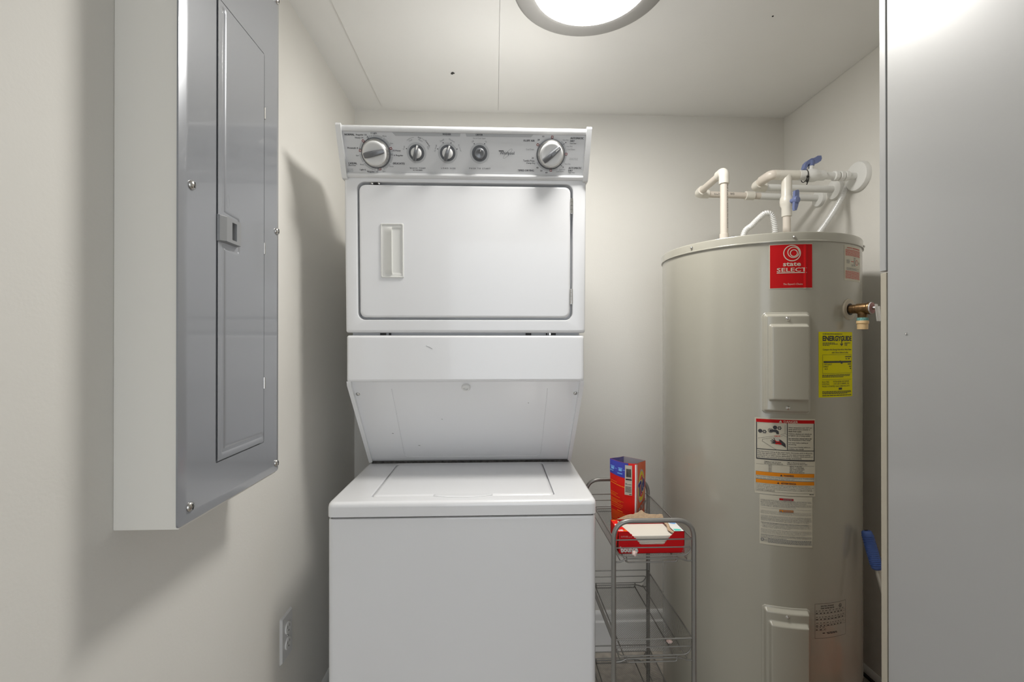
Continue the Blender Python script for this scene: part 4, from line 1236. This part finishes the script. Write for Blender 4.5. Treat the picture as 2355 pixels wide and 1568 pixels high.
WR = .0019
for zt in (.806, .542, .283):
    zm, zb = zt - .021, zt - .057
    bx0, bx1 = CX0 + .017, CX1 - .019
    b = MB()
    b.tube(fillet([(CX0 + .003, CY0, zt), (CX1 - .003, CY0, zt), (CX1 - .003, CY1, zt), (CX0 + .003, CY1, zt), (CX0 + .003, CY0, zt)], .004, 3), WR, 8)
    bask = b.build('basket', 'cart', cart, 50)
    for y in (CY0, CY1):
        b = MB()
        b.tube(fillet([(CX0 + .004, y, zm), (CX1 - .004, y, zm), (bx1, y, zb + .014), (bx0, y, zb + .014), (CX0 + .004, y, zm)], .012, 5), WR * .9, 8)
        b.build('end_rail', 'cart', bask, 50)
        b = MB()
        b.tube(fillet([(CX0, y, zb - .001), (CX0 + .018, y, zb - .001), (CX0 + .034, y, zb + .007), (CX1 - .05, y, zb + .007), (CX1 - .034, y, zb + .005), (CX1 - .02, y, zb - .001), (CX1, y, zb - .001)], .006, 3), WR * 1.15, 8)
        b.build('support_wire', 'cart', bask, 50)
        b = MB()
        b.tube(fillet([(CX0 + .034, y - .001, zb + .012), (CX0 + .035, y - .001, zb - .002), (CX1 - .047, y - .001, zb - .002), (CX1 - .046, y - .001, zb + .012)], .005, 3), WR, 8)
        b.build('hook_wire', 'cart', bask, 50)
    for x, q, dz in ((CX0 + .034, 1, -.001), (CX1 - .046, 1, -.001), (bx0, .8, .004), (bx1, .8, .004)):
        MB().tube([(x, CY0, zb + dz), (x, CY1, zb + dz)], WR * q, 8).build('floor_wire', 'cart', bask, 50)
    b = MB()
    lattice(b, lambda u, v, h_: (bx0 + u, CY0 + .03 + v, zb + .003 + h_), bx1 - bx0, CY1 - CY0 - .03)
    b.build('floor_mesh', 'cart', bask, 0, kind='stuff')
    for xt, xb in ((CX0 + .003, bx0), (CX1 - .003, bx1)):
        b = MB()
        sl = math.hypot(xt - xb, zt - zb - .003)
        lattice(b, lambda u, v, h_, xt=xt, xb=xb: (xb + (xt - xb) * u / sl + h_, CY0 + v, zb + .003 + (zt - zb - .003) * u / sl), sl, CY1 - CY0)
        b.build('side_mesh', 'cart', bask, 0, kind='stuff')

ZB = .7530       # top of the uppermost basket floor

# ================================================================== DETERGENT POUCH
L_, K_, R2, B_ = Vector((.361, 1.420, 0)), Vector((.4245, 1.355, 0)), Vector((.492, 1.475, 0)), Vector((.435, 1.530, 0))
TOP = {0: .966, 1: .966, 2: .940, 3: .942}
base_in = (L_ + K_ + R2 + B_) / 4
corner = [L_, K_, R2, B_]
topz = [.966, .965, .943, .944]


def bag(i, u, v, off=0.0):
    """face i of the pouch (0 back panel, 1 front panel, 2, 3 far sides), u along, v 0..1 up"""
    a, c = corner[i], corner[(i + 1) % 4]
    k = .90 + .10 * min(1, max(0, v) * 1.2) ** .7
    p = a.lerp(c, u)
    d = (c - a).normalized()
    n = Vector((d.y, -d.x, 0))
    sgn = 1 if i in (0, 1) else (-1 if i == 3 else 1)
    bul = (.006, .0008, .004, .006)[i] * math.sin(math.pi * u) * (1.0 - .5 * v) * sgn + .0012 * math.sin(9 * v + 5 * u) * math.sin(math.pi * u)
    p = base_in + (p - base_in) * k + n * (bul + off)
    zt_ = topz[i] * (1 - u) + topz[(i + 1) % 4] * u - .004 * math.sin(math.pi * u) * (i == 0)
    return (p.x, p.y, ZB + .001 + v * (zt_ - ZB))


pouch = thing('detergent_pouch', 'open red detergent pouch standing in the cart top basket', 'pouch', (base_in.x, base_in.y, ZB))
bf = lambda i, off: (lambda u, v: bag(i, u, v, off))
sh = MB(); sh.patch(bf(0, 0), 0, 1, 0, 1, 16, 20); sh.build('back_panel', 'bagred', pouch, 60)
sh = MB(); sh.patch(bf(1, 0), 0, 1, 0, 1, 16, 20); fp = sh.build('front_panel', 'bagorange', pouch, 60, label='orange front with round logo')
sh = MB(); sh.patch(bf(2, 0), 0, 1, 0, 1, 10, 12); sh.patch(bf(3, 0), 0, 1, 0, 1, 10, 12); sh.build('far_panels', 'bagorange', pouch, 60)
sh = MB(); sh.patch(lambda u, v: bag(0, u, v, -.001), 0, 1, 0, 1, 10, 12); sh.patch(lambda u, v: bag(1, u, v, -.001), 0, 1, 0, 1, 10, 12); sh.patch(lambda u, v: bag(2, u, v, -.001), 0, 1, 0, 1, 10, 12); sh.build('lining', 'bagin', pouch, 60)
sh = MB(); sh.patch(lambda u, v: bag(3, u, v, -.001), 0, 1, 0, 1, 10, 12); sh.build('lining', 'baginb', pouch, 60)
sh = MB(); sh.add([bag(i, 0, 0, 0) for i in range(4)], [(0, 1, 2, 3)]); sh.build('base', 'bagred', pouch, 0)
E2 = .0009
g0 = lambda o: bf(0, o)
g1 = lambda o: bf(1, o)
b = MB(); b.patch(lambda u, v: bag(0, u, .79 + v * (.21 + .035) - .035 * u * (1 - v) * 1.0 + (.0 if v > .5 else 0), E2) if False else bag(0, u, (.80 - .04 * u) + v * (.20 + .04 * u), E2), .004, .72, 0, .995, 12, 6)
b.build('blue_band', 'bagblue', pouch, 60)
b = MB(); b.patch(g0(E2 * 2), .60, .86, .54, .97, 6, 6); st = b.build('paper_tag', 'creamlab', pouch, 60, label='white paper tag with printed lines')
b = MB()
for i in range(22):
    b.patch(g0(E2 * 3), .645 + i * .0085, .649 + i * .0085 + .002 * (i % 3), .80, .92)
b.patch(g0(E2 * 3), .635, .85, .755, .775)
b.ring(lambda u, v: bag(0, .655 + u, .70 + v * .42, E2 * 3), 0, 0, .014, .028, 0, 360, 14)
b.text('smartlabel', g0(E2 * 3), .69, .84, .685, .71)
for i in range(5):
    b.words(g0(E2 * 3), .63, .84, .655 - i * .018, .009, 300 + i, 1, (2, 6), .6)
b.words(g0(E2 * 3), .77, .85, .548, .012, 306, 1, (1, 2), .3)
b.build('tag_print', 'ink', st, 0)
b = MB()
rows = [(.70, .30), (.665, .66), (.53, .33), (.505, .25), (.485, .4), (.44, .55), (.42, .45), (.40, .3), (.385, .52), (.36, .5), (.33, .45)]
for i, (v, e) in enumerate(rows):
    b.words(lambda u, vv: bag(0, u, vv - .05 * u, E2), .03, e, v, .006 if i != 1 else .010, 320 + i, 1, (3, 9), 1)
for i in range(7):
    b.words(lambda u, vv: bag(0, u, vv - .05 * u, E2), .03, (.88, .88, .5, .62, .3, .75, .55)[i], .262 - i * .02, .006, 340 + i, 1, (3, 9), .8)
b.words(lambda u, vv: bag(0, u, vv - .05 * u, E2), .28, .5, .285, .013, 350, 1, (1.5, 3), .3)
b.build('back_print', 'orangetext', pouch, 0)
b = MB()
b.words(lambda u, vv: bag(0, u, vv - .14 * u, E2), .03, .5, .115, .013, 351, 1, (1.5, 3), .4); b.words(lambda u, vv: bag(0, u, vv - .14 * u, E2), .03, .55, .09, .013, 352, 1, (1.5, 3), .4)
b.build('back_print', 'orangetext', pouch, 0)
b = MB()
sk = lambda u, vv: bag(0, u, vv - .05 * u, E2)
for (u0, u1, v0, v1) in ((.02, .86, .335, .337), (.02, .86, .305, .307), (.858, .864, .02, .337)):
    b.patch(sk, u0, u1, v0, v1, 8, 1)
b.build('warning_frame', 'redlab', pouch, 0)
b = MB()
for u0 in (.06, .36):
    b.patch(g0(E2 * 2), u0, u0 + .12, .865, .90); b.patch(g0(E2 * 2), u0 - .02, u0 + .14, .905, .915)
b.words(g0(E2 * 2), .02, .16, .835, .018, 360, 1, (.5, .9), .3); b.words(g0(E2 * 2), .32, .50, .822, .018, 361, 1, (.5, .9), .3)
b.words(g0(E2 * 2), .20, .29, .885, .007, 362); b.words(g0(E2 * 2), .50, .60, .885, .007, 363)
b.build('blue_band_print', 'skyb', pouch, 0)
b = MB(); b.patch(g0(E2), .955, 1.0, .0, .985, 2, 12); b.patch(g1(E2), 0, .06, 0, .985, 2, 12); b.build('white_seam', 'whitep', pouch, 60)
# the round logo on the front: silver rim, yellow and red rings, navy lettering
fw_ = (R2 - K_).length
lg = lambda o: (lambda u, v: bag(1, .52 + u / fw_, .63 + v / .20, o * .3))
for nm, m_, r0, r1, o in (('logo_rim', 'silverp', .046, .0515, 1), ('logo_yellow', 'logoy', .029, .046, 1), ('logo_red', 'bagred', .013, .034, 2), ('logo_centre', 'logoy', 0, .021, 3)):
    b = MB(); b.ring(lg(E2 * o), 0, 0, r0, r1, 0, 360, 40); b.build(nm, m_, fp, 0)
b = MB(); b.text('Tide', lg(E2 * 4), -.052, .048, -.024, .026, 14, .065); b.build('lettering_edge', 'whitep', fp, 0)
b = MB(); b.text('Tide', lg(E2 * 5), -.050, .046, -.022, .024, 14, .045); b.build('lettering', 'logoblue', fp, 0)
b = MB(); b.text('PODS', lambda u, v: bag(1, u, v, E2 * 2), .18, 1.0, .235, .345, 4, .03); b.build('lettering', 'silverp', fp, 0)
b = MB(); b.ring(lambda u, v: bag(3, .42 + u, .87 + v, -.0018), 0, 0, 0, .055, 0, 360, 16); b.build('inside_print', 'redink', pouch, 0)
b = MB(); b.ring(lambda u, v: bag(3, .78 + u, .9 + v, -.0018), 0, 0, .04, .06, 40, 330, 16); b.build('inside_print', 'aqua', pouch, 0)

# ================================================================== DRYER SHEET CARTON
BX0, BX1, BY0, BY1, BZ0, BZ1 = .3375, .5195, 1.2345, 1.322, ZB + .0005, .8125
carton = thing('dryer_sheet_carton', 'torn open red carton of dryer sheets in the cart top basket', 'carton', ((BX0 + BX1) / 2, (BY0 + BY1) / 2, BZ0))
bw, bh, bd = BX1 - BX0, BZ1 - BZ0, BY1 - BY0
# front with a stepped notch torn out of it
left = [(.154, 1.0)]
stepsL = [(.185, .90), (.200, .90), (.205, .82), (.228, .80), (.235, .72), (.262, .70), (.268, .62), (.285, .60), (.292, .54), (.31, .52), (.318, .44), (.335, .42), (.345, .40)]
stepsR = [(.675, .40), (.69, .42), (.70, .44), (.715, .52), (.725, .54), (.733, .60), (.75, .62), (.765, .70), (.778, .72), (.79, .80), (.805, .82), (.83, .90), (.85, 1.0)]
pf = [(0, 0), (1, 0), (1, 1)] + [(u, v) for u, v in reversed(stepsR)] + [(u, v) for u, v in reversed(stepsL)] + [(.154, 1.0), (0, 1)]
b = MB(); b.prism(pf, lambda u, v, w_: (BX0 + u * bw, BY0 + w_, BZ0 + v * bh), 0, .0008); cfz = b.build('front_panel', 'boxred', carton, 0)
b = MB(); b.box(BX0, BX1, BY1 - .0008, BY1, BZ0, BZ1); b.build('back_panel', 'boxred', carton, 0)
b = MB(); b.box(BX0, BX1, BY0, BY1, BZ0, BZ0 + .0008); b.build('base', 'boxred', carton, 0)
b = MB(); b.box(BX1 - .0008, BX1, BY0, BY1, BZ0, BZ1); b.build('end_panel', 'boxred', carton, 0)
b = MB(); b.add([(BX0 - .008, BY0 + .004, BZ0 + .002), (BX0 + .0005, BY1, BZ0), (BX0 + .0005, BY1, BZ1), (BX0 - .001, BY0 + .004, BZ1 - .001), (BX0 - .007, BY0 + .004, BZ0 + .002), (BX0 + .0013, BY1, BZ0), (BX0 + .0013, BY1, BZ1), (BX0, BY0 + .004, BZ1 - .001)],
                [(0, 1, 2, 3), (7, 6, 5, 4), (0, 3, 7, 4), (3, 2, 6, 7), (2, 1, 5, 6), (1, 0, 4, 5)])
b.build('end_flap', 'boxred2', carton, 0, label='loose red end flap of the carton')
tp = lambda u, v, w_: (BX0 + u * bw, BY0 + v * bd, BZ1 - w_)
b = MB(); b.prism([(0, 0), (.154, 0), (.12, .3), (.08, .65), (.10, 1), (0, 1)], tp, 0, .0008); tl = b.build('top_panel', 'boxred2', carton, 0)
b = MB(); b.prism([(.85, 0), (1, 0), (1, 1), (.86, 1), (.87, .6), (.84, .3)], tp, 0, .0008); trp = b.build('top_panel', 'whitep', carton, 0, label='white printed right end of the carton top')
ft = lambda u, v: (BX0 + u * bw, BY0 + v * bd, BZ1 + .0004)
b = MB(); b.ring(lambda u, v: ft(.90 + u, .10 + v), 0, 0, 0, .07, -90, 90, 10); b.patch(ft, .86, .90, .03, .17); b.build('aqua_mark', 'aqua', trp, 0)
b = MB(); b.poly([(.89, .62), (.95, .55), (.99, .62), (.99, .74), (.90, .72)], ft); b.build('blue_mark', 'skyb', trp, 0)
b = MB(); b.text('105', ft, .015, .085, .06, .19, 0, .04); b.poly([(.01, .52), (.05, .44), (.075, .52), (.06, .62), (.02, .64)], ft); b.build('lettering', 'whitep', tl, 0)
b = MB(); b.patch(ft, .09, .13, .07, .15); b.patch(ft, .02, .07, .90, .97); b.build('orange_mark', 'orangelab', tl, 0)
ff = lambda u, v: (BX0 + u * bw, BY0 - .0004, BZ0 + v * bh)
ff2 = lambda u, v: (BX0 + u * bw, BY0 - .0007, BZ0 + v * bh)
b = MB(); b.text('bounce', ff, .026, .292, .05, .345, 4, .055); b.build('lettering_edge', 'silverp', cfz, 0)
b = MB(); b.text('bounce', ff2, .034, .284, .075, .325, 4, .025); b.text('For best results', ff2, .035, .14, .80, .825); b.text('Pour un r\u00e9sultat optimal', ff2, .035, .20, .755, .785); b.build('lettering', 'whitep', cfz, 0)
# torn lid flap standing up at the back
edge = [(.10, .02), (.16, .10), (.22, .18), (.28, .24), (.33, .27), (.37, .26), (.41, .33), (.45, .35), (.485, .44), (.515, .47), (.54, .38), (.57, .32), (.62, .27), (.66, .25), (.70, .26), (.76, .23), (.80, .26), (.845, .24), (.86, .02)]
b = MB(); b.prism(edge, lambda u, v, w_: (BX0 + u * bw, BY1 - .002 + w_ + v * .012, BZ1 + v * .0535 + .0002), 0, .001); b.build('torn_flap', 'card', carton, 0, label='torn tan cardboard flap')
b = MB(); b.poly([(.154, .0), (.12, .3), (.08, .65), (.10, .98), (.13, .98), (.115, .65), (.15, .3), (.178, .04)], lambda u, v: (BX0 + u * bw, BY0 + v * bd, BZ1 - .0012 - (u - .08) * .04)); b.poly([(.85, .0), (.84, .3), (.87, .6), (.86, .98), (.83, .98), (.835, .6), (.80, .3), (.825, .04)], lambda u, v: (BX0 + u * bw, BY0 + v * bd, BZ1 - .0012 - (.87 - u) * .09)); b.build('torn_edge', 'card', carton, 0)

# sheets in the carton
stack = thing('dryer_sheet_stack', 'cream folded dryer sheets lying inside the torn red carton', 'dryer sheets', ((BX0 + BX1) / 2, 1.278, BZ0))
z = BZ0 + .0012
for i, (u0, u1, f0, t) in enumerate(((.03, .97, .004, .0235), (.04, .96, .0025, .0040), (.035, .955, .0045, .0035), (.04, .95, .0022, .0050), (.045, .955, .0050, .0030), (.04, .95, .0026, .0070))):
    MB().box(BX0 + u0 * bw, BX0 + u1 * bw, BY0 + f0, BY1 - .003, z, z + t - .0003, min(.0012, t * .3)).build('sheet', 'sheet', stack, 40)
    z += t

# lint
def lint(p, r, label, seed, flat=1.0):
    rng = random.Random(seed)
    bm = bmesh.new()
    bmesh.ops.create_icosphere(bm, subdivisions=3, radius=r)
    ph = [rng.uniform(0, 6) for _ in range(6)]
    for v in bm.verts:
        n = v.co.normalized()
        k = 1 + .22 * math.sin(5 * n.x + ph[0]) * math.sin(6 * n.y + ph[1]) + .15 * math.sin(11 * n.z + ph[2] + 7 * n.x) + rng.uniform(-.06, .06)
        v.co = n * r * k
        v.co.z *= flat
    mb = MB()
    bm.verts.index_update()
    mb.add([tuple(v.co + Vector(p)) for v in bm.verts], [[q.index for q in f_.verts] for f_ in bm.faces])
    bm.free()
    o = mb.build('lint_ball', 'lint', None, 80)
    tag(o, label, 'lint')


lint((.368, 1.1925, .7735), .0065, 'pinkish lint ball caught on the front of the top basket', 1)
lint((.488, 1.262, .4945), .0072, 'white lint clump lying in the middle basket', 5, .6)

# ================================================================== GREY CABINET AT THE RIGHT
gc = thing('air_handler_cabinet', 'tall flat grey metal cabinet filling the right edge', 'cabinet', (.95, .43, 0))
GX = .655
MB().box(GX, 1.262, .12, .7385, .0, 2.30, .002).build('cabinet_body', 'cab', gc, 30)
MB().box(GX + .004, 1.25, .738, .7415, .01, 2.29).build('gasket', 'black', gc)
MB().box(GX - .0005, 1.255, .7405, .7530, 1.4500, 2.298, .0012).build('access_panel', 'cab', gc, 30, label='upper grey access panel')
MB().box(GX + .0005, 1.255, .7408, .7525, .012, 1.4470, .0012)  .build('access_panel', 'panelbeige', gc, 30, label='lower beige edged access panel')
MB().lathe([(.0022, 0), (.0020, .0008), (.0008, .0010), (0, .0003)], (GX, .703, 1.344), (-1, 0, 0), 12).build('screw', 'steel', gc, 40)

# ================================================================== ORANGE BUCKET AND BLUE GRIPPED POLE (between cabinet and heater)
bk = thing('bucket', 'orange bucket behind the grey cabinet, mirrored in the heater', 'bucket', (1.10, 1.05, 0))
MB().lathe([(.118, .002), (.120, .0), (.138, .33), (.145, .335), (.145, .35), (.141, .352), (.138, .345), (.134, .33), (.116, .008), (0, .008)], (1.10, 1.05, 0), (0, 0, 1), 48).build('shell', 'orange', bk, 40)
b = MB(); b.tube([(1.10 + .147 * math.cos(a), 1.05 + .03 - .05 * math.sin(a) ** 2, .32 - .10 * math.sin(a)) for a in [math.pi * k / 24 for k in range(25)]], .0022, 8); b.build('bail', 'steel', bk, 40)
T_, Bt = Vector((1.046, 1.25, .80)), Vector((1.15, 1.07, .012))
dv = (Bt - T_).normalized()
pl = thing('mop_handle', 'blue gripped handle leaning in the gap behind the heater', 'handle', tuple(Bt))
MB().tube([T_ + dv * .07, Bt], .0075, 14).build('pole', 'pole', pl, 40)
b = MB()
b.tube([T_ + dv * s for s in (0, .002, .006, .012, .05, .095, .10, .103)], lambda i: (.0075, .0115, .013, .0135, .0145, .0135, .0125, .009)[i], 18)
for i in range(16):
    b.tube([T_ + dv * (.014 + i * .005) + dv * q for q in (-.0012, 0, .0012)], lambda j: (.0138, .0151, .0138)[j], 18)
b.build('grip', 'blueg', pl, 50, label='ribbed blue rubber grip')
MB().lathe([(.0045, -.001), (.0045, .001)], T_, -dv, 10).build('hang_hole', 'black', pl)
